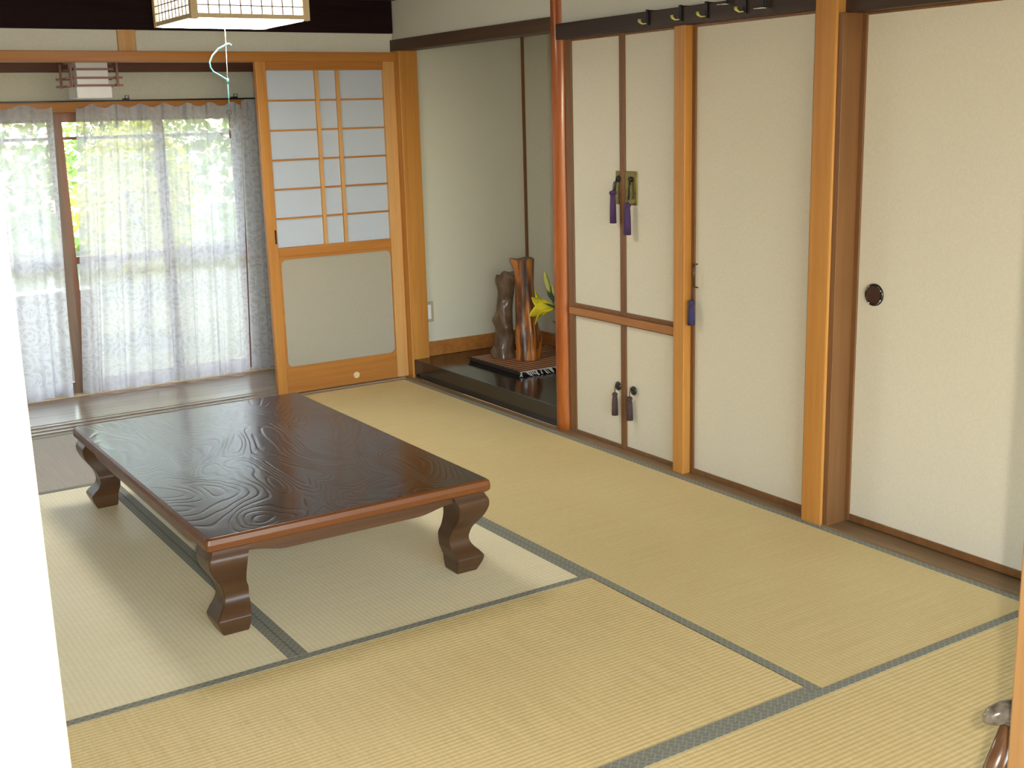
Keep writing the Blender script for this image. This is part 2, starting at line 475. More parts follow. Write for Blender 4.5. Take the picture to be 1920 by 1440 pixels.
# ------------------------------------------------------------------ mesh builder
class MB:
    def __init__(s):
        s.v, s.f, s.mi, s.sm = [], [], [], []
    def add(s, vs, fs, mi=0, smooth=False):
        o = len(s.v)
        s.v += [tuple(v) for v in vs]
        s.f += [tuple(i + o for i in f) for f in fs]
        s.mi += [mi] * len(fs)
        s.sm += [smooth] * len(fs)
        return s
    def box(s, x0, x1, y0, y1, z0, z1, mi=0):
        x0, x1 = min(x0, x1), max(x0, x1)
        y0, y1 = min(y0, y1), max(y0, y1)
        z0, z1 = min(z0, z1), max(z0, z1)
        vs = [(x0, y0, z0), (x1, y0, z0), (x1, y1, z0), (x0, y1, z0), (x0, y0, z1), (x1, y0, z1), (x1, y1, z1), (x0, y1, z1)]
        fs = [(0, 3, 2, 1), (4, 5, 6, 7), (0, 1, 5, 4), (1, 2, 6, 5), (2, 3, 7, 6), (3, 0, 4, 7)]
        return s.add(vs, fs, mi)
    def tube(s, pts, r, n=8, mi=0, cap=True, smooth=True):
        pts = [Vector(p) for p in pts]
        rs = r if isinstance(r, (list, tuple)) else [r] * len(pts)
        rings = []
        ref = Vector((0, 0, 1))
        for i, p in enumerate(pts):
            d = (pts[min(i + 1, len(pts) - 1)] - pts[max(i - 1, 0)]).normalized()
            a = ref if abs(d.dot(ref)) < 0.95 else Vector((1, 0, 0))
            u = d.cross(a).normalized()
            w = d.cross(u).normalized()
            if i and (u.dot(pu) < 0):
                u, w = -u, -w
            pu = u
            rings.append([p + (u * math.cos(2 * math.pi * k / n) + w * math.sin(2 * math.pi * k / n)) * rs[i] for k in range(n)])
        vs = [v for rg in rings for v in rg]
        fs = []
        for i in range(len(rings) - 1):
            for k in range(n):
                fs.append((i * n + k, i * n + (k + 1) % n, (i + 1) * n + (k + 1) % n, (i + 1) * n + k))
        if cap:
            fs.append(tuple(range(n))[::-1])
            fs.append(tuple((len(rings) - 1) * n + k for k in range(n)))
        return s.add(vs, fs, mi, smooth)
    def lathe(s, prof, c=(0, 0, 0), n=24, mi=0, axis='z', wob=None, smooth=True):
        vs, fs = [], []
        for i, (r, h) in enumerate(prof):
            for k in range(n):
                a = 2 * math.pi * k / n
                rr = r * (wob(a, h) if wob else 1)
                if axis == 'z':
                    vs.append((c[0] + rr * math.cos(a), c[1] + rr * math.sin(a), c[2] + h))
                elif axis == 'x':
                    vs.append((c[0] + h, c[1] + rr * math.cos(a), c[2] + rr * math.sin(a)))
                else:
                    vs.append((c[0] + rr * math.cos(a), c[1] + h, c[2] + rr * math.sin(a)))
        for i in range(len(prof) - 1):
            for k in range(n):
                fs.append((i * n + k, i * n + (k + 1) % n, (i + 1) * n + (k + 1) % n, (i + 1) * n + k))
        s.add(vs, fs, mi, smooth)
        o = len(s.v) - len(vs)
        s.f.append(tuple(o + k for k in range(n))[::-1])
        s.f.append(tuple(o + (len(prof) - 1) * n + k for k in range(n)))
        s.mi += [mi, mi]
        s.sm += [False, False]
        return s
    def prism(s, poly, axis, a, b, mi=0):
        # poly: list of 2D points in the two other axes, in x,y,z order
        n = len(poly)
        def P(p, t):
            if axis == 'x': return (t, p[0], p[1])
            if axis == 'y': return (p[0], t, p[1])
            return (p[0], p[1], t)
        vs = [P(p, a) for p in poly] + [P(p, b) for p in poly]
        fs = [tuple(range(n)), tuple(range(n, 2 * n))[::-1]]
        for i in range(n):
            fs.append((i, i + n, (i + 1) % n + n, (i + 1) % n))
        return s.add(vs, fs, mi)
    def build(s, name, mats, parent=None, bevel=0.0, loc=(0, 0, 0)):
        me = bpy.data.meshes.new(name)
        base = Vector(loc)
        if parent is not None:
            base = Vector(parent.get('_base', (0, 0, 0)))
        me.from_pydata([tuple(Vector(v) - base) for v in s.v], [], s.f)
        if not isinstance(mats, (list, tuple)):
            mats = [mats]
        for m in mats:
            me.materials.append(m)
        me.polygons.foreach_set('material_index', s.mi)
        me.polygons.foreach_set('use_smooth', s.sm)
        bm = bmesh.new()
        bm.from_mesh(me)
        bmesh.ops.recalc_face_normals(bm, faces=bm.faces)
        bm.to_mesh(me)
        bm.free()
        o = bpy.data.objects.new(name, me)
        COL.objects.link(o)
        if parent is not None:
            o.parent = parent
            o['_base'] = tuple(base)
        else:
            o.location = base
            o['_base'] = tuple(base)
        if bevel:
            md = o.modifiers.new('bevel', 'BEVEL')
            md.width = bevel
            md.segments = 2
            md.limit_method = 'ANGLE'
            md.angle_limit = math.radians(40)
        return o

def tag(o, label=None, cat=None, group=None, kind=None):
    if label: o['label'] = label
    if cat: o['category'] = cat
    if group: o['group'] = group
    if kind: o['kind'] = kind
    return o

def thing(name, label, cat, loc=(0, 0, 0), group=None, kind=None):
    o = bpy.data.objects.new(name, None)
    COL.objects.link(o)
    o.location = loc
    o.empty_display_size = 0.05
    o['_base'] = tuple(loc)
    return tag(o, label, cat, group, kind)

def B(*a):
    return MB().box(*a)

def struct(name, mb, mat, label, cat, bevel=0.0):
    return tag(mb.build(name, mat, None, bevel), label, cat, None, 'structure')

# ------------------------------------------------------------------ levels
YN = 3.85        # tatami edge at the sliding-door wall
ZC = 2.02        # ceiling
# ------------------------------------------------------------------ shell
struct('floor', B(-4.1, 0.0, -3.6, 3.85, -0.12, -0.05), M['threshold_x'], 'sub floor of the room under the tatami mats', 'floor')
struct('floor_veranda', MB().box(-4.1, 0.3, 4.08, 4.62, -0.06, 0.0), M['engawa'], 'polished brown board floor of the narrow veranda before the window', 'floor')
struct('ceiling', B(-4.1, 0.06, -3.6, 4.0, ZC, ZC + 0.06), M['ceiling'], 'dark brown board ceiling of the tatami room', 'ceiling')
struct('ceiling_veranda', B(-4.1, 0.3, 4.0, 4.75, 1.88, 1.94), M['ceiling'], 'low dark ceiling over the veranda', 'ceiling')
struct('wall_west', B(-4.1, -4.0, -3.6, 4.75, -0.06, ZC), M['plaster_light'], 'plain plaster wall at the left of the room, outside the view', 'wall')
struct('wall_back', MB().box(-4.1, 0.2, -3.7, -3.6, -0.06, 0.25).box(-4.1, 0.2, -3.7, -3.6, 1.95, ZC).box(-4.1, -3.95, -3.7, -3.6, 0.25, 1.95).box(0.05, 0.2, -3.7, -3.6, 0.25, 1.95), M['back_wall'], 'unseen wall of the next room with a window opening added for daylight', 'wall')
wb = thing('window_added', 'unseen window added behind the camera to light the room evenly', 'window', (-1.95, -3.65, 0.25), kind='structure')  # assumed window, added so daylight fills the room from behind
for k_ in range(4):
    x_ = -3.95 + k_ * 1.0
    mb = MB().box(x_, x_ + 0.04, -3.66, -3.63, 0.25, 1.95).box(x_ + 0.96, x_ + 1.0, -3.66, -3.63, 0.25, 1.95).box(x_ + 0.04, x_ + 0.96, -3.66, -3.63, 0.25, 0.29).box(x_ + 0.04, x_ + 0.96, -3.66, -3.63, 1.91, 1.95)
    f_ = mb.build('sash', M['sash'], wb)
    MB().box(x_ + 0.035, x_ + 0.965, -3.647, -3.644, 0.285, 1.915).build('pane', M['glass'], f_)
struct('wall_next_room', B(0.12, 0.2, -3.6, -0.93, -0.06, ZC), M['back_wall'], 'right hand wall of the next room', 'wall')

# north wall above the sliding doors
struct('wall_north', B(-4.0, 0.05, 3.955, 4.03, 1.755, ZC), M['plaster_light'], 'narrow strip of pale plaster above the door lintel', 'wall')
struct('trim_1', B(-4.0, 0.05, 3.90, 4.03, 1.71, 1.757), M['orange_x'], 'orange wooden lintel running over the sliding door opening', 'lintel', 0.003)
struct('trim_2', B(-4.0, 0.045, 3.93, 4.03, 1.855, ZC), M['dark_x'], 'nearly black beam under the ceiling at the back wall', 'beam', 0.004)
struct('trim_3', B(-1.395, -1.312, 3.935, 4.03, 1.755, 1.857), M['pale_z'], 'short pale wooden stud between lintel and black beam', 'post', 0.004)
struct('trim_4', MB().box(-4.0, 0.0, 3.85, 4.08, -0.05, -0.002).box(-4.0, 0.0, 3.885, 3.905, -0.05, 0.003).box(-4.0, 0.0, 3.952, 3.965, -0.05, 0.003).box(-4.0, 0, 4.02, 4.035, -0.05, 0.003),
       M['threshold_x'], 'worn grooved wooden door track at the edge of the mats', 'threshold', 0.001)

# corner post beside the alcove
struct('trim_5', B(0.035, 0.145, 3.86, 3.975, -0.02, 1.765), M['orange_z'], 'orange wooden corner post between sliding door and alcove', 'post', 0.003)

# alcove
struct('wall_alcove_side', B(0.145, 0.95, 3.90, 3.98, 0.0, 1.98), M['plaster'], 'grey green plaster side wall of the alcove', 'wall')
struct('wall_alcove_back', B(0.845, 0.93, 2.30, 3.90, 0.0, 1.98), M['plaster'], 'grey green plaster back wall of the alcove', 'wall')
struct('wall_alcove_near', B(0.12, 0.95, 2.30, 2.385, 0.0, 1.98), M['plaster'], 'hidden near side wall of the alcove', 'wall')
struct('ceiling_alcove', B(0.12, 0.95, 2.30, 3.98, 1.98, 2.03), M['ceiling'], 'board ceiling inside the alcove', 'ceiling')
struct('wall_alcove_top', B(0.05, 0.12, 2.40, 3.975, 1.82, ZC), M['plaster_light'], 'strip of pale plaster over the alcove opening', 'wall')
struct('trim_6', B(0.035, 0.125, 2.46, 3.965, 1.762, 1.822), M['brown_dark_y'], 'dark brown wooden beam across the top of the alcove', 'beam', 0.003)
struct('trim_7', B(0.832, 0.846, 3.886, 3.90, 0.17, 1.98), M['brown_z'], 'thin dark upright strip in the corner of the alcove', 'trim')
struct('baseboard_alcove', MB().box(0.145, 0.845, 3.886, 3.902, 0.10, 0.182).box(0.832, 0.846, 2.385, 3.888, 0.10, 0.182), M['orange_y'], 'reddish wooden baseboard around the alcove floor', 'baseboard', 0.002)
struct('floor_alcove', B(0.145, 0.845, 2.385, 3.90, 0.0, 0.099), M['black'], 'glossy black raised floor of the alcove', 'floor')
struct('trim_8', B(0.045, 0.150, 2.46, 3.862, 0.0, 0.101), M['black'], 'glossy black front beam of the raised alcove floor', 'plinth', 0.004)

# alcove post: a peeled natural trunk, slightly uneven
def post_wob(a, h):
    return 1 + 0.035 * math.sin(2 * a + 3.1 * h) + 0.02 * math.sin(3 * a - 7.3 * h) - (0.05 if (0.25 < h < 0.40 and 3.0 < a < 4.2) else 0)
mb = MB().lathe([(0.047 - 0.004 * t / 40, 2.04 * t / 40 - 0.01) for t in range(41)], (0.070, 2.432, 0), 28, wob=post_wob)
struct('trim_9', mb, M['tokobashira'], 'glossy orange rounded natural trunk post beside the alcove', 'post')

# right wall: upper plaster, head boards, thresholds
struct('wall_east', MB().box(0.05, 0.12, -0.95, 2.40, 1.785, ZC).box(0.16, 0.20, -0.95, 2.30, 0.0, ZC), M['plaster_light'], 'pale plaster wall above the cupboard doors', 'wall')
struct('trim_10', B(0.018, 0.12, 0.905, 2.395, 1.722, 1.787), M['dark_y'], 'dark brown head board over the cupboard doors carrying hooks', 'lintel', 0.003)
struct('trim_11', B(0.035, 0.12, -0.95, 0.83, 1.702, 1.787), M['dark_y'], 'dark brown head board over the rightmost sliding door', 'lintel', 0.003)
struct('trim_12', MB().box(0.0, 0.16, 0.91, 2.40, -0.05, 0.004).box(0.0, 0.045, 2.40, 3.86, -0.05, 0.002), M['threshold_y'], 'worn brown threshold board along alcove and cupboards', 'threshold', 0.002)
struct('trim_13', MB().box(0.0, 0.16, -0.95, 0.83, -0.05, 0.006).box(0.11, 0.16, -0.95, 0.83, 0, 0.012), M['threshold_y'], 'worn brown threshold under the rightmost sliding door', 'threshold', 0.002)
struct('trim_14', B(-0.004, 0.12, 0.822, 0.915, -0.02, ZC), M['orange_z'], 'broad honey coloured square post between the two tall sliding doors', 'post', 0.006)
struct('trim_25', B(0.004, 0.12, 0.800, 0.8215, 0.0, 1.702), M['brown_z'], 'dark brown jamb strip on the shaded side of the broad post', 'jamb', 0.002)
struct('trim_15', B(0.012, 0.09, 1.560, 1.622, -0.0, 1.722), M['orange_z'], 'slim orange brown post between small cupboard doors and tall door', 'post', 0.004)
struct('trim_16', B(0.03, 0.09, 1.622, 2.345, 0.552, 0.583), M['orange_y'], 'orange brown cross rail between upper and lower cupboard doors', 'rail', 0.003)
struct('trim_17', B(0.05, 0.10, 2.345, 2.375, 0.0, 1.722), M['brown_z'], 'thin dark strip between round post and cupboard', 'trim', 0.002)

# ------------------------------------------------------------------ tatami mats
def tatami(x0, x1, y0, y1, mat, long_axis, label, sides=(True, True)):
    g = 0.0012
    base = ((x0 + x1) / 2, (y0 + y1) / 2, 0)
    r = thing('tatami_mat', label, 'tatami mat', base)
    MB().box(x0 + g, x1 - g, y0 + g, y1 - g, -0.05, -0.0010).build('rush_surface', mat, r)
    w = 0.029
    for k, on in enumerate(sides):
        if not on:
            continue
        if long_axis == 'x':
            a = (x0 + g, x1 - g, y0 + g, y0 + w) if k == 0 else (x0 + g, x1 - g, y1 - w, y1 - g)
        else:
            a = (x0 + g, x0 + w, y0 + g, y1 - g) if k == 0 else (x1 - w, x1 - g, y0 + g, y1 - g)
        MB().box(a[0], a[1], a[2], a[3], -0.0025, 0.0004).build('cloth_border', M['border'], r)
    return r

X1, X2 = -0.916, -1.884
tatami(X1, 0.0, 0.0, YN, M['tatami_y'], 'y', 'long straw tatami mat lying along the cupboards and the alcove')
tatami(X2, X1, 0.951, 2.912, M['tatami_pale'], 'y', 'tatami mat, sheen painted pale, under the right half of the low table')
tatami(-2.852, X2, 0.951, 2.912, M['tatami_pale'], 'y', 'tatami mat, sheen painted pale, under the left legs of the low table')
tatami(-2.852, X1, 0.0, 0.951, M['tatami_x'], 'x', 'golden tatami mat lying crosswise in front of the low table')
tatami(-1.916, 0.0, -0.918, 0.0, M['tatami_x'], 'x', 'golden tatami mat in the lower right corner, nearest to the door post')
tatami(-3.95, -1.916, -0.918, 0.0, M['tatami_x'], 'x', 'golden tatami mat at the lower left, cut off by the bottom of the picture')
tatami(-2.852, X1, 2.912, YN, M['tatami_grey'], 'x', 'tatami mat, sheen painted greyish, behind the low table along the veranda')
tatami(-3.95, -2.852, 0.0, YN, M['tatami_y'], 'y', 'tatami mat at the left wall, hidden behind the near door edge')

# ------------------------------------------------------------------ low table
TX0, TX1, TY0, TY1, TH = -2.045, -1.128, 1.157, 2.700, 0.305
tb = thing('low_table', 'low dark lacquered wooden table with curved cabriole legs on the tatami', 'low table', ((TX0 + TX1) / 2, (TY0 + TY1) / 2, 0))
mb = MB()
# slab with an eased, slightly rounded edge; upper face in its own material
prof = [(0.006, TH - 0.040), (0.0, TH - 0.034), (-0.001, TH - 0.018), (0.002, TH - 0.005), (0.008, TH - 0.0005), (0.010, TH)]
rings = []
for ins, z in prof:
    a = ins
    c = 0.010
    ring = []
    for (cx, cy, a0) in ((TX1 - a - c, TY1 - a - c, 0), (TX0 + a + c, TY1 - a - c, 90), (TX0 + a + c, TY0 + a + c, 180), (TX1 - a - c, TY0 + a + c, 270)):
        for q in range(4):
            an = math.radians(a0 + q * 30)
            ring.append((cx + c * math.cos(an), cy + c * math.sin(an), z))
    rings.append(ring)
n = len(rings[0])
vs = [v for r in rings for v in r]
side = [(i * n + k, i * n + (k + 1) % n, (i + 1) * n + (k + 1) % n, (i + 1) * n + k) for i in range(len(rings) - 1) for k in range(n)]
mb.add(vs, side, 1, False)
mb.add(rings[-1], [tuple(range(n))], 0)
mb.add(rings[0], [tuple(range(n))[::-1]], 1)
mb.build('tabletop', [M['table_top'], M['table_edge']], tb)

def apron_poly(a, b, zt, zl, zm):
    # scalloped lower edge: shallow at the legs, deeper in the middle
    pts = [(a, zt), (b, zt)]
    N = 40
    for i in range(N + 1):
        t = i / N
        x = b + (a - b) * t
        d = min(t, 1 - t) * abs(b - a)
        if d < 0.10: z = zl
        elif d < 0.22:
            u = (d - 0.10) / 0.12
            z = zl + (zm - zl) * (0.5 - 0.5 * math.cos(math.pi * u))
        else: z = zm
        pts.append((x, z))
    return pts
for (y0, y1) in ((TY0 + 0.028, TY0 + 0.05), (TY1 - 0.05, TY1 - 0.028)):
    MB().prism(apron_poly(TX0 + 0.03, TX1 - 0.03, TH - 0.038, 0.240, 0.222), 'y', y0, y1).build('apron', M['table_apron'], tb, 0.002)
for (x0, x1) in ((TX0 + 0.028, TX0 + 0.05), (TX1 - 0.05, TX1 - 0.028)):
    MB().prism(apron_poly(TY0 + 0.05, TY1 - 0.05, TH - 0.038, 0.240, 0.222), 'x', x0, x1).build('apron', M['table_apron'], tb, 0.002)
leg_prof = [(0.0, 0.034, 0.098), (0.008, 0.030, 0.102), (0.030, 0.020, 0.108), (0.045, 0.016, 0.110), (0.052, 0.017, 0.111),
            (0.066, 0.027, 0.111), (0.080, 0.040, 0.110), (0.095, 0.048, 0.108), (0.110, 0.050, 0.108), (0.125, 0.047, 0.108),
            (0.145, 0.040, 0.104), (0.165, 0.026, 0.105), (0.185, 0.013, 0.107), (0.205, 0.004, 0.110), (0.222, 0.0, 0.113),
            (0.238, 0.001, 0.116), (0.252, 0.008, 0.120), (0.267, 0.014, 0.122)]
dense_prof = []
for k in range(len(leg_prof) - 1):
    p0, p1, p2, p3 = leg_prof[max(k - 1, 0)], leg_prof[k], leg_prof[k + 1], leg_prof[min(k + 2, len(leg_prof) - 1)]
    for q in range(4):
        t = q / 4
        dense_prof.append(tuple(0.5 * (2 * b + (c - a) * t + (2 * a - 5 * b + 4 * c - d) * t * t + (-a + 3 * b - 3 * c + d) * t ** 3) for a, b, c, d in zip(p0, p1, p2, p3)))
dense_prof.append(leg_prof[-1])
for (cx, sx) in ((TX0, 1), (TX1, -1)):
    for (cy, sy) in ((TY0, 1), (TY1, -1)):
        mb = MB()
        vs = []
        for z, o, i in dense_prof:
            o += 0.004
            i += 0.36 * o
            ch = 0.004
            q = [(o + ch, o), (i, o), (i, i), (o, i), (o, o + ch)]
            vs += [(cx + sx * a, cy + sy * b, z) for a, b in q]
        nn = 5
        fs = []
        for k in range(len(dense_prof) - 1):
            for j in range(nn):
                fs.append((k * nn + j, k * nn + (j + 1) % nn, (k + 1) * nn + (j + 1) % nn, (k + 1) * nn + j))
        fs += [tuple(range(nn)), tuple((len(dense_prof) - 1) * nn + j for j in range(nn))]
        mb.add(vs, fs, 0, True)
        mb.build('leg', M['table_leg'], tb).data.set_sharp_from_angle(angle=math.radians(28))

# ------------------------------------------------------------------ shoji sliding door (half papered)
d1 = thing('door_1', 'sliding door with papered lattice above and plain grey panel below', 'sliding door', (-0.36, 3.93, 0), kind='structure')
DX0, DX1, DYF, DYB = -0.742, 0.034, 3.912, 3.945
MB().box(DX0, DX0 + 0.055, DYF, DYB, 0.003, 1.715).build('stile', M['orange_z'], d1, 0.003)
MB().box(DX1 - 0.068, DX1, DYF, DYB, 0.003, 1.715).build('stile', M['pale_z'], d1, 0.003)
MB().box(DX0 + 0.055, DX1 - 0.068, DYF + 0.002, DYB, 1.668, 1.715).build('top_rail', M['orange_x'], d1, 0.002)
MB().box(DX0 + 0.055, DX1 - 0.068, DYF + 0.002, DYB, 0.730, 0.778).build('middle_rail', M['orange_x'], d1, 0.002)
MB().box(DX0 + 0.055, DX1 - 0.068, DYF + 0.002, DYB, 0.003, 0.138).build('bottom_rail', M['orange_x'], d1, 0.002)
lx0, lx1, lz0, lz1 = DX0 + 0.055, DX1 - 0.068, 0.778, 1.668
# lattice: five thin bars across, two uprights near the middle
mb = MB()
for k in range(1, 6):
    z = lz0 + (lz1 - lz0) * k / 6
    mb.box(lx0, lx1, DYF + 0.010, DYF + 0.022, z - 0.0045, z + 0.0045)
mb.build('lattice_bar', M['orange_x'], d1)
for x in (-0.414, -0.296):
    MB().box(x - 0.0095, x + 0.0095, DYF + 0.005, DYF + 0.022, lz0, lz1).build('lattice_upright', M['pale_z'], d1, 0.001)
MB().box(lx0, lx1, DYF + 0.022, DYF + 0.0235, lz0, lz1).build('shoji_paper', M['shoji'], d1)
# lower panel with rounded corners
poly = []
px0, px1, pz0, pz1, rr = lx0 + 0.012, lx1 - 0.0, 0.145, 0.715, 0.03
MB().box(lx0, lx1, DYF + 0.014, DYF + 0.022, 0.13, 0.74).build('lower_panel', M['board'], d1)
mb = MB()
outer = [(lx0, 0.138), (lx1, 0.138), (lx1, 0.730), (lx0, 0.730)]
inner = []
for (cx, cz, a0) in ((px1 - rr - 0.004, pz0 + rr, 270), (px1 - rr - 0.004, pz1 - rr, 0), (px0 + rr, pz1 - rr, 90), (px0 + rr, pz0 + rr, 180)):
    inner += [(cx + rr * math.cos(math.radians(a0 + 15 * q)), cz + rr * math.sin(math.radians(a0 + 15 * q))) for q in range(7)]
vs = [(a, DYF + 0.006, b) for a, b in inner] + [(a, DYF + 0.014, b) for a, b in inner] + [(a, DYF + 0.006, b) for a, b in (outer[1], outer[2], outer[3], outer[0])]
N = len(inner)
fs = [(k, (k + 1) % N, (k + 1) % N + N, k + N) for k in range(N)]
for c in range(4):
    for q in range(6):
        fs.append((c * 7 + q, c * 7 + q + 1, 2 * N + c))
    fs.append((c * 7 + 6, (c * 7 + 7) % N, 2 * N + (c + 1) % 4, 2 * N + c))
mb.add(vs, fs)
mb.build('panel_moulding', M['orange_x'], d1)
mb = MB().lathe([(0.0185, 0), (0.0185, -0.003), (0.014, -0.004), (0.013, -0.001)], (-0.287, DYF + 0.002, 0.052), 20, axis='y')
mb.build('round_plug', M['pale_x'], d1)
MB().box(DX0 + 0.040, DX0 + 0.049, DYF - 0.001, DYF + 0.003, 0.80, 0.872).build('finger_pull', M['black_metal'], d1)

# ------------------------------------------------------------------ small cupboard with four leaves
cup = thing('wall_cupboard', 'built-in cupboard of four small paper covered doors beside the round post', 'cupboard', (0.06, 1.98, 0))
MB().box(0.076, 0.15, 1.622, 2.345, 0.004, 1.722).build('body', M['brown_z'], cup)

def tassel(prefix_parent, x, y, ztop, length, r, mat, headr):
    mb = MB()
    prof = [(0.15 * headr, 0), (0.8 * headr, -0.004), (headr, -0.010), (0.9 * headr, -0.017), (0.6 * headr, -0.021)]
    mb.lathe([(a, b) for a, b in prof][::-1], (x, y, ztop), 14)
    mb.lathe([(r * 1.08, -length), (r, -length * 0.5), (r * 0.85, -0.024), (0.6 * headr, -0.019)], (x, y, ztop), 16,
             wob=lambda a, h: 1 + 0.10 * math.sin(9 * a))
    mb.tube([(x, y, ztop - 0.002), (x + 0.004, y + 0.003, ztop + 0.02), (x + 0.006, y, ztop + 0.034)], 0.0018, 6)
    return mb.build('tassel', mat, prefix_parent)

def leaf(y0, y1, z0, z1):
    fw = 0.017
    mb = MB()
    mb.box(0.048, 0.074, y0, y0 + fw, z0, z1).box(0.048, 0.074, y1 - fw, y1, z0, z1)
    mb.box(0.049, 0.074, y0 + fw, y1 - fw, z0, z0 + fw).box(0.049, 0.074, y0 + fw, y1 - fw, z1 - fw * 0.55, z1)
    d = mb.build('door', M['brown_z'], cup, 0.0015)
    MB().box(0.055, 0.072, y0 + fw, y1 - fw, z0 + fw, z1 - fw * 0.55).build('paper_panel', M['fusuma'], d)
    return d
ym = 1.983
dl_ul = leaf(ym, 2.345, 0.583, 1.722)
dl_ur = leaf(1.622, ym, 0.583, 1.722)
dl_ll = leaf(ym, 2.345, 0.004, 0.552)
dl_lr = leaf(1.622, ym, 0.004, 0.552)
# square brass plates with iron drop latches, one half on each leaf
def plate(y0, y1, par):
    mb = MB().box(0.0485, 0.0545, y0, y1, 1.046, 1.182)
    return mb.build('lock_plate', M['brass'], par, 0.003)
plate(ym + 0.018, 2.028, dl_ul)
plate(1.890, ym - 0.018, dl_ur)
MB().tube([(0.044, 2.010, 1.150), (0.036, 2.012, 1.135), (0.034, 2.016, 1.10), (0.038, 2.02, 1.088)], 0.0045, 8).lathe([(0.012, -0.004), (0.014, 0), (0.012, 0.004)], (0.044, 2.005, 1.150), 14, axis='x').build('drop_latch', M['black_metal'], dl_ul)
MB().tube([(0.044, 1.925, 1.150), (0.037, 1.925, 1.12), (0.036, 1.925, 1.07)], 0.0035, 8).lathe([(0.010, -0.004), (0.012, 0), (0.010, 0.004)], (0.044, 1.925, 1.150), 14, axis='x').build('drop_latch', M['black_metal'], dl_ur)
tassel(dl_ul, 0.026, 2.016, 1.105, 0.135, 0.0125, M['purple'], 0.0165)
tassel(dl_ur, 0.026, 1.922, 1.058, 0.130, 0.0140, M['purple'], 0.0150)
MB().lathe([(0.0115, -0.004), (0.0195, 0.0), (0.0185, 0.004)], (0.044, 2.016, 0.278), 18, axis='x').build('oval_pull', M['bronze'], dl_ll)
MB().lathe([(0.0115, -0.004), (0.0195, 0.0), (0.0185, 0.004)], (0.044, 1.911, 0.276), 18, axis='x').build('oval_pull', M['bronze'], dl_lr)
tassel(dl_ll, 0.034, 2.024, 0.252, 0.102, 0.0125, M['brown_silk'], 0.012)
tassel(dl_lr, 0.034, 1.924, 0.252, 0.104, 0.0135, M['brown_silk'], 0.013)

# ------------------------------------------------------------------ tall doors of the right wall
d2 = thing('door_2', 'tall paper covered hinged door between the slim post and the broad post', 'door', (0.06, 1.24, 0), kind='structure')
mb = MB().box(0.048, 0.076, 1.540, 1.560, 0.004, 1.722).box(0.048, 0.076, 0.915, 0.930, 0.004, 1.722)
mb.box(0.049, 0.076, 0.930, 1.540, 0.004, 0.026).box(0.049, 0.076, 0.930, 1.540, 1.712, 1.722)
mb.build('door_frame', M['brown_z'], d2, 0.0015)
MB().box(0.055, 0.074, 0.930, 1.540, 0.026, 1.712).build('paper_panel', M['fusuma'], d2)
MB().tube([(0.049, 1.524, 0.842), (0.030, 1.524, 0.842), (0.030, 1.522, 0.758), (0.049, 1.522, 0.752)], 0.0032, 8).build('bar_handle', M['bronze'], d2)
tassel(d2, 0.030, 1.534, 0.705, 0.098, 0.0125, M['navy'], 0.0135)

d3 = thing('door_3', 'tall paper covered sliding door at the right edge with a round pull', 'sliding door', (0.10, 0.3, 0), kind='structure')
MB().box(0.090, 0.115, 0.782, 0.800, 0.012, 1.702).box(0.090, 0.115, -0.12, -0.09, 0.012, 1.702).box(0.091, 0.115, -0.09, 0.782, 0.012, 0.036).box(0.091, 0.115, -0.09, 0.782, 1.694, 1.702).build('door_frame', M['brown_z'], d3, 0.0015)
MB().box(0.097, 0.112, -0.09, 0.782, 0.036, 1.694).build('paper_panel', M['fusuma'], d3)
MB().lathe([(0.026, 0.001), (0.028, -0.004), (0.0365, -0.0045), (0.037, 0.001)][::-1], (0.096, 0.7135, 0.809), 36, axis='x').build('pull_ring', M['bronze'], d3)
MB().lathe([(0.001, 0.0005), (0.012, -0.0003), (0.022, -0.0018), (0.0285, -0.0040)], (0.096, 0.7135, 0.809), 32, axis='x').build('pull_bowl', M['dark_bowl'], d3)
mb = MB()
for a0 in (20, 115, 205, 300):
    mb.tube([(0.0905, 0.7135 + 0.033 * math.cos(math.radians(a0 + 8 * k)), 0.809 + 0.033 * math.sin(math.radians(a0 + 8 * k))) for k in range(6)], 0.0013, 6)
mb.build('silver_inlay', M['chrome'], d3)
d4 = thing('door_4', 'hidden sliding door behind the near door post', 'sliding door', (0.10, -0.5, 0), kind='structure')
MB().box(0.122, 0.145, -0.94, -0.05, 0.012, 1.702).build('paper_panel', M['fusuma'], d4)

# ------------------------------------------------------------------ hooks on the head board
HG = 'hooks on the dark head board'
def clip_hook(y, label, tilt=0.0):
    t = thing('picture_rail_hook', label, 'hook', (0.018, y, 1.787), HG)
    mb = MB()
    mb.box(0.0100, 0.0175, y - 0.006, y + 0.006, 1.735, 1.7885)
    mb.box(0.0100, 0.0500, y - 0.006, y + 0.006, 1.7875, 1.7905)
    mb.box(0.0040, 0.0100, y - 0.006 - tilt, y + 0.006 - tilt, 1.786, 1.792)
    mb.build('clip', M['black_metal'], t)
    MB().tube([(0.012, y + 0.004, 1.742), (-0.002, y + 0.014, 1.741), (-0.008, y + 0.022, 1.748), (-0.007, y + 0.026, 1.757)], [0.002, 0.0025, 0.005, 0.0075], 10).build('hook_tip', M['yellow'], t)
for y, lb in ((1.775, 'small black hook with yellow tip, leftmost on the head board'),
              (1.585, 'small black hook with yellow tip above the slim post'),
              (1.445, 'small black hook with yellow tip, just right of the slim post'),
              (1.250, 'small black hook with yellow tip between the two chrome arms')):
    clip_hook(y, lb, 0.004)
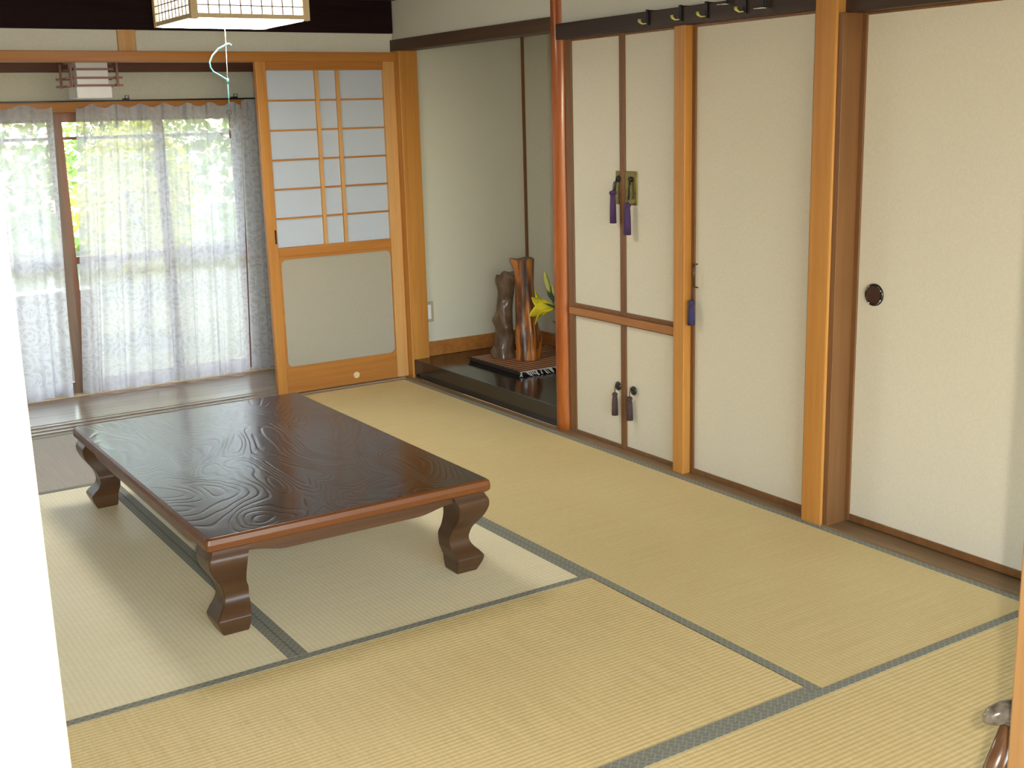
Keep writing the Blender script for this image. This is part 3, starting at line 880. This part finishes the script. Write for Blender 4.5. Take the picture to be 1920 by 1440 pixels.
def arm_hook(y, label, zt):
    t = thing('chrome_arm_hook', label, 'hook', (0.018, y, 1.787), HG)
    MB().tube([(0.052, y - 0.018, zt + 0.055), (0.040, y - 0.014, zt + 0.050), (0.008, y - 0.004, zt + 0.038), (0.006, y, zt + 0.002)], 0.006, 8).build('bracket', M['black_metal'], t)
    MB().lathe([(0.010, -0.003), (0.026, -0.002), (0.030, 0.0), (0.012, 0.003)], (0.004, y + 0.014, zt), 20).build('plate', M['chrome'], t)
arm_hook(1.330, 'chrome dish hook on a black bracket, the left one of the pair', 1.772)
arm_hook(1.148, 'chrome dish hook on a black bracket nearest to the broad post', 1.744)

# ------------------------------------------------------------------ alcove contents
tr = thing('slatted_mat', 'fringed mat of reddish slats on a black board in the alcove', 'mat', (0.52, 3.38, 0.1))
AX0, AX1, AY0, AY1 = 0.262, 0.800, 3.120, 3.640
MB().box(AX0 + 0.01, AX1, AY0 + 0.01, AY1, 0.1005, 0.116).build('black_board', M['mat_dark'], tr, 0.002)
yy = AY0 + 0.004
k = 0
mbs = MB()
while yy < AY1 - 0.02:
    mbs.box(AX0 + 0.004, AX1 - 0.01, yy, yy + 0.020, 0.1174, 0.1192)
    yy += 0.0410
mbs.build('slats', M['slat'], tr, 0.002)
MB().box(AX0, AX0 + 0.012, AY0, AY1, 0.1165, 0.1238).box(AX0 + 0.02, AX1, AY0 + 0.005, AY1 - 0.01, 0.1160, 0.1172).build('edge_binding', M['mat_dark'], tr, 0.001)
mb = MB()
rnd = random.Random(3)
for i in range(46):
    x = AX0 + 0.006 + i * 0.0112 + rnd.uniform(-0.003, 0.003)
    L = rnd.uniform(0.018, 0.045)
    dx = rnd.uniform(-0.02, 0.02)
    mb.tube([(x, AY0 + 0.004, 0.1205), (x + dx * 0.4, AY0 - L * 0.4, 0.121), (x + dx, AY0 - L * 0.75, 0.1075), (x + dx * 1.4, AY0 - L, 0.1035)], rnd.uniform(0.0016, 0.0034), 5)
mb.build('fringe', M['fringe'], tr).update_tag()

def log(name, label, mat, c, base_r, spine, rad, wob, cut, loc_z=0.1228):
    t = thing(name, label, 'wood ornament', (c[0], c[1], loc_z))
    nseg = 34
    n = 36
    vs, fs = [], []
    H = spine[-1][2]
    def at(tab, h):
        for a, b in zip(tab, tab[1:]):
            if h <= b[-1]:
                u = (h - a[-1]) / (b[-1] - a[-1])
                return [p + (q - p) * u for p, q in zip(a, b)]
        return list(tab[-1])
    for i in range(nseg + 1):
        h = H * i / nseg
        sx, sy, _ = at(spine, h)
        r = at(rad, h)[0]
        for k in range(n):
            a = 2 * math.pi * k / n
            rr = r * wob(a, h)
            z = h
            if i == nseg:
                z = h + cut(a)
            elif i == nseg - 1:
                z = h + cut(a) * 0.6
            vs.append((c[0] + sx + rr * math.cos(a), c[1] + sy + rr * math.sin(a), loc_z + z))
    for i in range(nseg):
        for k in range(n):
            fs.append((i * n + k, i * n + (k + 1) % n, (i + 1) * n + (k + 1) % n, (i + 1) * n + k))
    mb = MB().add(vs, fs, 0, True)
    mb.add(vs[:n], [tuple(range(n))[::-1]], 0)
    mb.build('trunk', mat, t)
    top = vs[-n:]
    ctr = Vector((sum(v[0] for v in top) / n, sum(v[1] for v in top) / n, sum(v[2] for v in top) / n - 0.006))
    mb = MB().add(top + [tuple(ctr)], [(k, (k + 1) % n, n) for k in range(n)])
    mb.build('sawn_end', M['log_top'], t)
    return t
def g(a, a0, w):
    d = (a - a0 + math.pi) % (2 * math.pi) - math.pi
    return math.exp(-(d / w) ** 2)
def gz(h, h0, w):
    return math.exp(-((h - h0) / w) ** 2)
# directions: image left is about (-0.84, +0.54): angle 147 deg; towards the camera about -122 deg
L_ = math.radians(147)
Rr = math.radians(-33)
Fr = math.radians(-122)
log('upright_log', 'knobbly grey brown log ornament standing on the slatted mat, the shorter one', M['grey_bark'], (0.425, 3.520), 0.05,
    [(0.0, 0.0, 0), (0.002, 0.0, 0.15), (0.012, -0.004, 0.30), (0.022, -0.012, 0.455)],
    [(0.064, 0), (0.053, 0.06), (0.050, 0.12), (0.046, 0.2), (0.043, 0.30), (0.046, 0.38), (0.050, 0.455)],
    lambda a, h: 1 + 0.42 * g(a, L_, 0.55) * gz(h, 0.205, 0.028) + 0.30 * g(a, Fr + 0.4, 0.6) * gz(h, 0.17, 0.022) + 0.35 * g(a, Rr, 0.7) * gz(h, 0.10, 0.03)
    + 0.26 * g(a, L_, 0.6) * gz(h, 0.42, 0.03) + 0.18 * g(a, Rr, 0.6) * gz(h, 0.44, 0.03) + 0.25 * g(a, L_, 0.8) * gz(h, 0.03, 0.03) - 0.2 * g(a, Fr, 0.5) * gz(h, 0.32, 0.02)
    + 0.04 * math.sin(5 * a + 30 * h),
    lambda a: 0.010 * math.sin(2 * a) + 0.006 * math.sin(5 * a + 1))
log('polished_log', 'taller polished orange log ornament with dark bark, standing behind the yellow lily', M['orange_log'], (0.495, 3.385), 0.06,
    [(0.0, 0.0, 0), (-0.004, 0.0, 0.2), (-0.012, 0.006, 0.4), (-0.012, 0.008, 0.545)],
    [(0.068, 0), (0.064, 0.06), (0.066, 0.12), (0.058, 0.20), (0.053, 0.30), (0.050, 0.40), (0.054, 0.50), (0.058, 0.545)],
    lambda a, h: 1 + 0.22 * g(a, Rr, 0.5) * gz(h, 0.11, 0.06) + 0.12 * g(a, Rr + 0.2, 0.3) * gz(h, 0.03, 0.06) + 0.30 * g(a, L_, 0.45) * gz(h, 0.535, 0.025)
    - 0.16 * g(a, Fr - 0.15, 0.28) * (0.4 + 0.6 * gz(h, 0.25, 0.2)) + 0.06 * g(a, Fr + 0.5, 0.3) - 0.14 * g(a, Fr + 1.0, 0.2) * gz(h, 0.06, 0.1) + 0.025 * math.sin(7 * a + 14 * h),
    lambda a: 0.004 * math.sin(3 * a))

# lily in a vase (vase stands behind the round post)
VX, VY = 0.36, 2.735
va = thing('lily_vase', 'flower vase with yellow lily and green leaves behind the round post', 'vase', (VX, VY, 0.1))
MB().lathe([(0.030, 0.0), (0.040, 0.01), (0.046, 0.06), (0.040, 0.12), (0.022, 0.17), (0.020, 0.19), (0.026, 0.205), (0.022, 0.205), (0.016, 0.19), (0.012, 0.06)], (VX, VY, 0.1005), 28).build('vase_body', M['vase'], va)
li = thing('lily', 'yellow lily spray with one open trumpet flower and a pale bud in the alcove', 'flower', (VX, VY, 0.29))
hub = Vector((0.352, 2.925, 0.475))       # where the trumpet's throat begins
MB().tube([(VX, VY + 0.004, 0.307), (0.358, 2.80, 0.345), (0.355, 2.87, 0.43), tuple(hub)], 0.004, 8) \
    .tube([(0.358, 2.80, 0.33), (0.36, 2.90, 0.44), (0.357, 2.965, 0.53)], 0.003, 8) \
    .tube([(0.356, 2.86, 0.41), (0.358, 2.92, 0.50), (0.36, 2.93, 0.53)], 0.003, 8).build('stem', M['lily_leaf'], li)
def petal(base, d, up, length, width, curl, fold=0.25):
    d = Vector(d).normalized()
    up = Vector(up).normalized()
    s = d.cross(up).normalized()
    up = s.cross(d).normalized()
    vs, fs = [], []
    N = 9
    for i in range(N + 1):
        t = i / N
        w = width * (math.sin(math.pi * min(1, t * 0.92 + 0.08)) ** 0.8) * (1 if t < 0.97 else 0.4)
        p = Vector(base) + d * (length * t * (1 - 0.12 * t)) + up * (curl * length * t * t)
        for q in (-1, -0.5, 0, 0.5, 1):
            vs.append(p + s * (w * q) + up * (fold * w * abs(q)))
    for i in range(N):
        for q in range(4):
            a = i * 5 + q
            fs.append((a, a + 1, a + 6, a + 5))
    return vs, fs
mb = MB()
ax = Vector((-0.62, 0.75, -0.02)).normalized()     # the flower opens towards the alcove's inner left
s1 = ax.cross(Vector((0, 0, 1))).normalized()
s2 = s1.cross(ax).normalized()
for k in range(6):
    an = math.radians(60 * k + 18)
    out = s1 * math.cos(an) + s2 * math.sin(an)
    vs, fs = petal(hub, ax * 0.90 + out * 0.26, out, 0.145 if k % 2 else 0.135, 0.036, 0.42, -0.35)
    mb.add(vs, fs, 0, True)
o = mb.build('open_flower', M['lily'], li)
sol = o.modifiers.new('solid', 'SOLIDIFY'); sol.thickness = 0.0015
mb = MB()
mb.tube([(0.357, 2.965, 0.53), (0.354, 2.973, 0.56), (0.351, 2.984, 0.60), (0.349, 2.996, 0.638), (0.348, 3.0, 0.652)], [0.004, 0.011, 0.0145, 0.008, 0.001], 12)
mb.build('bud', M['lily_bud'], li)
MB().tube([(0.36, 2.93, 0.53), (0.359, 2.935, 0.548), (0.358, 2.941, 0.575), (0.357, 2.944, 0.588)], [0.004, 0.009, 0.008, 0.001], 10).build('bud', M['lily_bud'], li)
mb = MB()
rnd = random.Random(11)
stem_pts = [(0.358, 2.80, 0.33), (0.356, 2.84, 0.38), (0.355, 2.87, 0.43), (0.357, 2.89, 0.46), (0.36, 2.90, 0.45), (0.358, 2.93, 0.50), (0.357, 2.945, 0.515)]
dirs = [(-0.5, 0.9, 0.1), (-0.3, 1, 0.5), (0.2, 1, 0.8), (-0.6, 0.7, 0.7), (0.5, 0.6, 0.9), (-0.2, 0.8, 0.9), (0.1, 0.5, 1.0), (0.3, 0.9, 0.2), (-0.7, 0.6, -0.3), (0.6, 0.8, 0.3), (-0.4, -0.6, 0.7), (0.4, -0.7, 0.5)]
for i, d in enumerate(dirs):
    b = stem_pts[i % len(stem_pts)]
    vs, fs = petal(b, d, (0.1, -0.4, 1), rnd.uniform(0.08, 0.12), rnd.uniform(0.016, 0.023), rnd.uniform(-0.35, 0.1), 0.2)
    mb.add(vs, fs, 0, True)
o = mb.build('leaves', M['lily_leaf'], li)
sol = o.modifiers.new('solid', 'SOLIDIFY'); sol.thickness = 0.001

ou = thing('wall_outlet', 'small beige and white wall outlet low beside the alcove corner post', 'outlet', (0.17, 3.90, 0.355))
MB().box(0.138, 0.199, 3.893, 3.8995, 0.295, 0.410).build('cover_plate', M['beige_plastic'], ou, 0.002)
MB().box(0.153, 0.182, 3.890, 3.8935, 0.312, 0.393).build('socket_face', M['white_plastic'], ou, 0.0015)

# ------------------------------------------------------------------ main ceiling lamp
LX, LY, LZ, LS = -1.31, 2.66, 1.787, 0.228
la = thing('ceiling_lamp', 'lit square paper lantern lamp with wooden lattice hanging from the ceiling', 'lamp', (LX, LY, ZC))
LT = 1.965
mb = MB()
pw = 0.013
for sx in (-1, 1):
    for sy in (-1, 1):
        x, y = LX + sx * (LS - pw), LY + sy * (LS - pw)
        mb.box(x - pw, x + pw, y - pw, y + pw, LZ - 0.004, LT)
for z0, z1 in ((LZ, LZ + 0.016), (LT - 0.02, LT)):
    for s in (-1, 1):
        mb.box(LX - LS + 0.026, LX + LS - 0.026, LY + s * (LS - 0.009) - 0.007, LY + s * (LS - 0.009) + 0.007, z0, z1)
        mb.box(LX + s * (LS - 0.009) - 0.007, LX + s * (LS - 0.009) + 0.007, LY - LS + 0.026, LY + LS - 0.026, z0, z1)
mb.build('frame', M['lamp_wood'], la, 0.0015)
mb = MB()
for s in (-1, 1):
    for k in range(1, 10):
        p = -LS + 0.026 + (2 * LS - 0.052) * k / 10
        mb.box(LX + p - 0.0018, LX + p + 0.0018, LY + s * (LS - 0.004) - 0.002, LY + s * (LS - 0.004) + 0.002, LZ + 0.016, LT - 0.02)
        mb.box(LX + s * (LS - 0.004) - 0.002, LX + s * (LS - 0.004) + 0.002, LY + p - 0.0018, LY + p + 0.0018, LZ + 0.016, LT - 0.02)
    for k in range(1, 5):
        z = LZ + 0.016 + (LT - LZ - 0.036) * k / 5
        mb.box(LX - LS + 0.026, LX + LS - 0.026, LY + s * (LS - 0.004) - 0.002, LY + s * (LS - 0.004) + 0.002, z - 0.0018, z + 0.0018)
        mb.box(LX + s * (LS - 0.004) - 0.002, LX + s * (LS - 0.004) + 0.002, LY - LS + 0.026, LY + LS - 0.026, z - 0.0018, z + 0.0018)
mb.build('lattice', M['lattice'], la)
mb = MB()
for s in (-1, 1):
    mb.box(LX - LS + 0.02, LX + LS - 0.02, LY + s * (LS - 0.012) - 0.001, LY + s * (LS - 0.012) + 0.001, LZ + 0.005, LT - 0.005)
    mb.box(LX + s * (LS - 0.012) - 0.001, LX + s * (LS - 0.012) + 0.001, LY - LS + 0.02, LY + LS - 0.02, LZ + 0.005, LT - 0.005)
mb.build('paper_shade', M['lamp_side'], la)
MB().box(LX - LS + 0.014, LX + LS - 0.014, LY - LS + 0.014, LY + LS - 0.014, LZ - 0.0035, LZ + 0.002).build('bottom_diffuser', M['lamp_glow'], la)
MB().box(LX - 0.06, LX + 0.06, LY - 0.06, LY + 0.06, LT - 0.01, ZC).build('ceiling_mount', M['white_plastic'], la, 0.003)
# pull cord with a turquoise bow, ring and toggle
pc = thing('pull_cord', 'long lamp pull cord with a bent turquoise plastic piece', 'pull cord', (-1.350, 2.62, LZ - 0.004))
MB().tube([(-1.350, 2.62, LZ - 0.0035), (-1.350, 2.62, 1.73), (-1.353, 2.62, 1.64), (-1.355, 2.62, 1.568)], 0.0013, 6).build('cord', M['cord'], pc)
bow = [(-1.330, 1.7035), (-1.340, 1.710), (-1.350, 1.706), (-1.381, 1.691), (-1.407, 1.666), (-1.4195, 1.642), (-1.4185, 1.622), (-1.408, 1.606), (-1.385, 1.593), (-1.358, 1.577), (-1.352, 1.571)]
MB().tube([(x, 2.6186, z) for x, z in bow], 0.0028, 8).tube([(-1.355, 2.62, 1.581), (-1.355, 2.62, 1.565)], 0.0050, 8).build('turquoise_bow', M['cyan'], pc)
MB().tube([(-1.355, 2.62, 1.568), (-1.357, 2.62, 1.465)], 0.0015, 6).build('lower_cord', M['cyan'], pc)
ring = [(-1.3585 + 0.009 * math.cos(math.radians(a)), 2.62, 1.4550 + 0.010 * math.sin(math.radians(a))) for a in range(0, 361, 24)]
MB().tube(ring, 0.0010, 6, cap=False).tube([(-1.3585, 2.62, 1.4455), (-1.361, 2.62, 1.395)], 0.0009, 5).build('ring', M['black_metal'], pc)
MB().tube([(-1.361, 2.62, 1.397), (-1.3615, 2.62, 1.385), (-1.362, 2.62, 1.370), (-1.362, 2.62, 1.356)], [0.0012, 0.0038, 0.0042, 0.0015], 10).build('toggle', M['toggle'], pc)

# ------------------------------------------------------------------ veranda lamp
vl = thing('veranda_lamp', 'unlit white box lamp with reddish wooden slats over the veranda', 'lamp', (-1.455, 4.30, 1.88))
MB().box(-1.540, -1.372, 4.215, 4.385, 1.552, 1.610).build('lower_shade', M['acrylic'], vl, 0.003)
MB().box(-1.532, -1.380, 4.223, 4.377, 1.610, 1.745).build('upper_shade', M['acrylic'], vl, 0.003)
MB().box(-1.50, -1.41, 4.255, 4.345, 1.745, 1.88).build('mount', M['white_plastic'], vl)
for z in (1.612, 1.648, 1.688):
    e = 0.135 if z < 1.66 else 0.105
    mb = MB()
    for s in (-1, 1):
        mb.box(-1.455 - e, -1.455 + e, 4.30 + s * 0.100 - 0.005, 4.30 + s * 0.100 + 0.005, z - 0.005, z + 0.005)
        mb.box(-1.455 + s * 0.100 - 0.005, -1.455 + s * 0.100 + 0.005, 4.30 - e, 4.30 + e, z - 0.0048, z + 0.0052)
    mb.build('slat_ring', M['lamp_slat'], vl)
for sx in (-1, 1):
    for sy in (-1, 1):
        x, y = -1.455 + sx * 0.109, 4.30 + sy * 0.109
        MB().box(x - 0.005, x + 0.005, y - 0.005, y + 0.005, 1.605, 1.72).build('corner_bar', M['lamp_slat'], vl)
# bars that carry the slat rings from the mount
mb = MB().box(-1.57, -1.34, 4.295, 4.305, 1.715, 1.722).box(-1.46, -1.45, 4.19, 4.41, 1.722, 1.729)
mb.build('carrier_bar', M['lamp_slat'], vl)

# ------------------------------------------------------------------ window wall
struct('wall_window', MB().box(-4.0, 0.3, 4.66, 4.76, 1.545, 1.94).box(-0.562, 0.3, 4.66, 4.76, 0.0, 1.545).box(-4.0, -3.35, 4.66, 4.76, 0.0, 1.545), M['plaster'], 'grey green outer wall of the veranda above the window', 'wall')
struct('wall_veranda_east', B(0.15, 0.3, 3.98, 4.76, 0.0, 1.94), M['plaster'], 'end wall of the veranda hidden behind the sliding door', 'wall')
struct('trim_18', B(-4.0, 0.15, 4.60, 4.66, 1.692, 1.80), M['redbrown_x'], 'dark reddish beam along the top of the veranda wall', 'beam', 0.003)
struct('trim_19', B(-3.35, -0.54, 4.635, 4.76, 1.492, 1.545), M['orange_x'], 'orange wooden window head above the curtains', 'window head', 0.002)
struct('trim_20', B(-3.35, 0.15, 4.62, 4.80, -0.06, 0.006), M['pale_x'], 'pale wooden window sill at floor level', 'sill', 0.003)

win = thing('window_1', 'wide wooden sliding window behind the lace curtains', 'window', (-1.5, 4.72, 0), kind='structure')
def sash(x0, x1, y, m1):
    z0, z1 = 0.008, 1.492
    mb = MB().box(x0, x0 + 0.045, y - 0.013, y + 0.013, z0, z1).box(x1 - 0.045, x1, y - 0.013, y + 0.013, z0, z1)
    mb.box(x0 + 0.045, x1 - 0.045, y - 0.012, y + 0.012, z0, z0 + 0.06).box(x0 + 0.045, x1 - 0.045, y - 0.012, y + 0.012, z1 - 0.05, z1)
    mb.box(x0 + 0.045, x1 - 0.045, y - 0.012, y + 0.012, 0.700, 0.738).box(x0 + 0.045, x1 - 0.045, y - 0.008, y + 0.008, 1.352, 1.368)
    f = mb.build('sash', m1, win, 0.001)
    MB().box(x0 + 0.04, x1 - 0.04, y - 0.0015, y + 0.0015, z0 + 0.055, z1 - 0.045).build('pane', M['glass'], f)
sash(-2.46, -1.553, 4.690, M['sash'])
sash(-3.35, -2.42, 4.722, M['sash_red'])
sash(-1.562, -0.562, 4.722, M['sash_red'])
MB().box(-1.04, -0.985, 4.712, 4.735, 0.008, 1.492).build('mullion', M['sash'], win, 0.001)

# curtains
def curtain(name, x0t, x1t, x0b, x1b, seed, label, folds, zt=1.530, zb=0.012, ybase=4.598):
    t = thing(name, label, 'curtain', ((x0t + x1t) / 2, ybase, zt))
    rnd = random.Random(seed)
    NX, NZ = int(abs(x1t - x0t) * 130), 40
    ph = [rnd.uniform(0, 6.28) for _ in range(4)]
    bands = [(0.0, 0.085, M['lace_hem'], 'hem'), (0.085, 1.455, M['lace'], 'lace_cloth'), (1.455, None, M['lace_hem'], 'heading')]
    def P(u, z, v):
        xt, xb = x0t + (x1t - x0t) * u, x0b + (x1b - x0b) * u
        x = xb + (xt - xb) * v
        s = 2 * math.pi * folds * u
        amp = 0.016 + 0.010 * (1 - v)
        y = ybase + amp * (0.8 * math.sin(s + ph[0]) + 0.45 * math.sin(2.13 * s + ph[1] + 0.5 * v) + 0.25 * math.sin(3.7 * s + ph[2] - v))
        x += 0.012 * math.sin(s + ph[3]) * (1 - v)
        return (x, y, z)
    for z0, z1, m, nm in bands:
        nz = max(2, int(((z1 or 1.53) - z0) / 0.06))
        vs, fs = [], []
        for i in range(NX + 1):
            u = i / NX
            hooks = folds * 1.0
            sag = 0.020 * (0.5 - 0.5 * math.cos(2 * math.pi * u * hooks + ph[1])) if z1 is None else 0
            top = (zt - sag) if z1 is None else z1
            bot = z0 if z0 > 0 else zb + 0.004 * math.sin(2 * math.pi * folds * u)
            for j in range(nz + 1):
                z = bot + (top - bot) * j / nz
                vs.append(P(u, z, z / 1.53))
        for i in range(NX):
            for j in range(nz):
                a = i * (nz + 1) + j
                fs.append((a, a + nz + 1, a + nz + 2, a + 1))
        MB().add(vs, fs, 0, True).build(nm, m, t)
    return t
curtain('lace_curtain', -3.30, -1.582, -3.30, -1.632, 5, 'white lace curtain at the far left, left of the gap', 9)
curtain('lace_curtain', -1.462, -0.578, -1.572, -0.625, 9, 'white floral lace curtain right of the gap, before the bright garden', 7)
curtain('lace_curtain', -0.574, -0.430, -0.620, -0.455, 13, 'gathered grey looking end of lace curtain beside the sliding door', 3, 1.540)
cr = thing('curtain_rail', 'thin dark curtain rail above the lace curtains', 'curtain rail', (-1.8, 4.61, 1.548))
MB().box(-3.34, -0.40, 4.603, 4.613, 1.5425, 1.5505).build('rail', M['black_metal'], cr)
for x in (-3.2, -2.2, -1.195, -0.6):
    MB().tube([(x - 0.010, 4.608, 1.551), (x - 0.010, 4.608, 1.572), (x + 0.010, 4.608, 1.572), (x + 0.010, 4.608, 1.551)], 0.002, 6).box(x - 0.012, x + 0.012, 4.612, 4.6598, 1.551, 1.558).build('bracket', M['black_metal'], cr)

# ------------------------------------------------------------------ garden
struct('ground', MB().box(-14, 12, 4.80, 24, -0.40, -0.30).box(-14, 12, -20, -3.75, -0.40, -0.30), M['gravel'], 'mossy green garden ground outside the window', 'ground')
struct('sky_block_eave', B(-6, 3, 4.60, 6.0, 2.12, 2.19), M['ceiling'], 'unseen eave above the window, extended to block sun and high sky', 'eave')  # out of view, drawn far out to keep sun and sky off the window
struct('roof_slab', B(-6, 3, -4.5, 4.60, 2.30, 2.40), M['ceiling'], 'roof over the rooms', 'roof')
struct('garden_wall', B(-7.0, -1.05, 6.4, 6.6, -0.30, 0.34), M['garden_wall'], 'low grey garden wall behind the left curtain', 'garden wall')

def tree(name, label, c, h0, h1, rx, ry, nleaf, mat, seed, size=0.085, trunk_r=0.05):
    t = thing(name, label, 'tree' if 'tree' in name else 'shrub', (c[0], c[1], -0.30))
    rnd = random.Random(seed)
    mb = MB()
    zm, rz = (h0 + h1) / 2, (h1 - h0) / 2
    mb.tube([(c[0], c[1], -0.31), (c[0] + 0.06, c[1], h0 * 0.5), (c[0] - 0.03, c[1], zm)], [trunk_r, trunk_r * 0.8, trunk_r * 0.4], 8)
    for k in range(9):
        a = rnd.uniform(0, 6.28)
        mb.tube([(c[0], c[1], h0 + (zm - h0) * rnd.random()), (c[0] + 0.5 * rx * math.cos(a), c[1] + 0.5 * ry * math.sin(a), zm), (c[0] + 0.85 * rx * math.cos(a), c[1] + 0.85 * ry * math.sin(a), zm + rz * rnd.uniform(-0.5, 0.5))], [trunk_r * 0.4, trunk_r * 0.25, 0.006], 6)
    mb.build('trunk', M['trunk'], t)
    vs, fs = [], []
    clumps = []
    for k in range(26):
        a, p = rnd.uniform(0, 6.28), rnd.uniform(-1, 1)
        q = math.sqrt(1 - p * p) * rnd.uniform(0.55, 1.0)
        clumps.append((c[0] + rx * q * math.cos(a), c[1] + ry * q * math.sin(a), zm + rz * p * rnd.uniform(0.6, 1)))
    for i in range(nleaf):
        k = clumps[rnd.randrange(len(clumps))]
        p = Vector((k[0] + rnd.gauss(0, rx * 0.22), k[1] + rnd.gauss(0, ry * 0.22), k[2] + rnd.gauss(0, rz * 0.20)))
        d = Vector((rnd.gauss(0, 1), rnd.gauss(0, 1), rnd.gauss(0, 0.7))).normalized()
        e = d.cross(Vector((rnd.gauss(0, 1), rnd.gauss(0, 1), rnd.gauss(0, 1)))).normalized()
        s = size * rnd.uniform(0.6, 1.3)
        o = len(vs)
        vs += [p, p + d * s * 0.5 + e * s * 0.24, p + d * s, p + d * s * 0.5 - e * s * 0.24]
        fs.append((o, o + 1, o + 2, o + 3))
    MB().add(vs, fs).build('foliage', mat, t)
tree('garden_tree', 'yellow green sunlit tree seen in the gap between the curtains', (-1.75, 8.6), 0.75, 2.5, 0.52, 0.5, 4200, M['leaf_yellow'], 2)
tree('garden_tree', 'leafy tree far behind the middle of the wide curtain', (0.55, 11.6), 0.8, 3.2, 0.9, 0.8, 4600, M['leaf_green'], 3)
tree('garden_shrub', 'green shrub behind the right part of the wide curtain', (1.15, 7.2), -0.2, 1.7, 0.5, 0.5, 4200, M['leaf_green'], 4)
tree('garden_tree', 'dark green tree behind the far left curtain', (-4.6, 10.5), 0.7, 3.0, 0.9, 0.8, 4600, M['leaf_dark'], 6)
tree('garden_shrub', 'pale shrub behind the middle of the wide curtain', (-0.25, 8.2), 0.25, 1.5, 0.42, 0.42, 2600, M['leaf_yellow'], 8)
hd = thing('garden_hedge', 'tall leafy green hedge behind the trees, added tall to shut out the low sky', 'hedge', (-1.5, 15.5, -0.3), kind='stuff')  # foliage backdrop, added this tall to hold back light from the horizon
rnd = random.Random(21)
vs, fs = [], []
for i in range(24000):
    p = Vector((rnd.uniform(-11, 7), 15.5 + rnd.gauss(0, 0.22), rnd.uniform(-0.3, 5.5)))
    d = Vector((rnd.gauss(0, 1), rnd.gauss(0, 1), rnd.gauss(0, 0.7))).normalized()
    e = d.cross(Vector((rnd.gauss(0, 1), rnd.gauss(0, 1), rnd.gauss(0, 1)))).normalized()
    q = 0.20 * rnd.uniform(0.6, 1.3)
    o = len(vs)
    vs += [p, p + d * q * 0.5 + e * q * 0.28, p + d * q, p + d * q * 0.5 - e * q * 0.28]
    fs.append((o, o + 1, o + 2, o + 3))
MB().add(vs, fs).build('foliage', M['leaf_green'], hd)

# ------------------------------------------------------------------ opening the photo is taken through
struct('trim_24', B(-4.0, 0.05, -1.03, -0.95, 1.72, 1.79), M['orange_x'], 'lintel over the wide opening to the next room', 'lintel', 0.003)
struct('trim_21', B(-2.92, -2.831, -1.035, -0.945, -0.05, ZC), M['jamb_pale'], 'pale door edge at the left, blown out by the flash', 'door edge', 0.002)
struct('wall_south', B(-4.0, 0.12, -1.02, -0.96, 1.79, ZC), M['back_wall'], 'strip of wall over the opening to the next room', 'wall')
struct('trim_22', B(-1.540, -1.43, -1.05, -0.94, -0.05, ZC), M['jamb'], 'pale wooden door post at the right edge, close to the camera', 'door post', 0.003)
struct('floor_next_room', B(-4.1, 0.12, -3.6, -1.05, -0.05, -0.002), M['threshold_x'], 'floor of the next room under the camera', 'floor')
struct('trim_23', B(-4.0, 0.12, -1.05, -0.918, -0.05, 0.001), M['threshold_x'], 'threshold of the near opening, below the picture', 'threshold')

# walking cane leaning against the post
cn = thing('walking_cane', 'dark wooden walking cane with a wrapped handle leaning by the right door post', 'cane', (-1.50, -0.84, 0))
hx, hy, hz = -1.405, -0.865, 0.462
MB().tube([(-1.53, -0.80, 0.0), (-1.49, -0.825, 0.18), (-1.443, -0.85, 0.36), (-1.416, -0.863, 0.455)], [0.011, 0.015, 0.018, 0.016], 20).build('shaft', M['cane'], cn)
MB().tube([(-1.457, -0.842, 0.466), (-1.453, -0.844, 0.470), (-1.444, -0.849, 0.476), (-1.430, -0.856, 0.481), (-1.41, -0.866, 0.483), (-1.385, -0.880, 0.482), (-1.365, -0.890, 0.476), (-1.355, -0.894, 0.472)], [0.003, 0.010, 0.0155, 0.018, 0.019, 0.018, 0.012, 0.003], 20).build('handle', M['cane_wrap'], cn)

for o in bpy.data.objects:
    if '_base' in o:
        del o['_base']
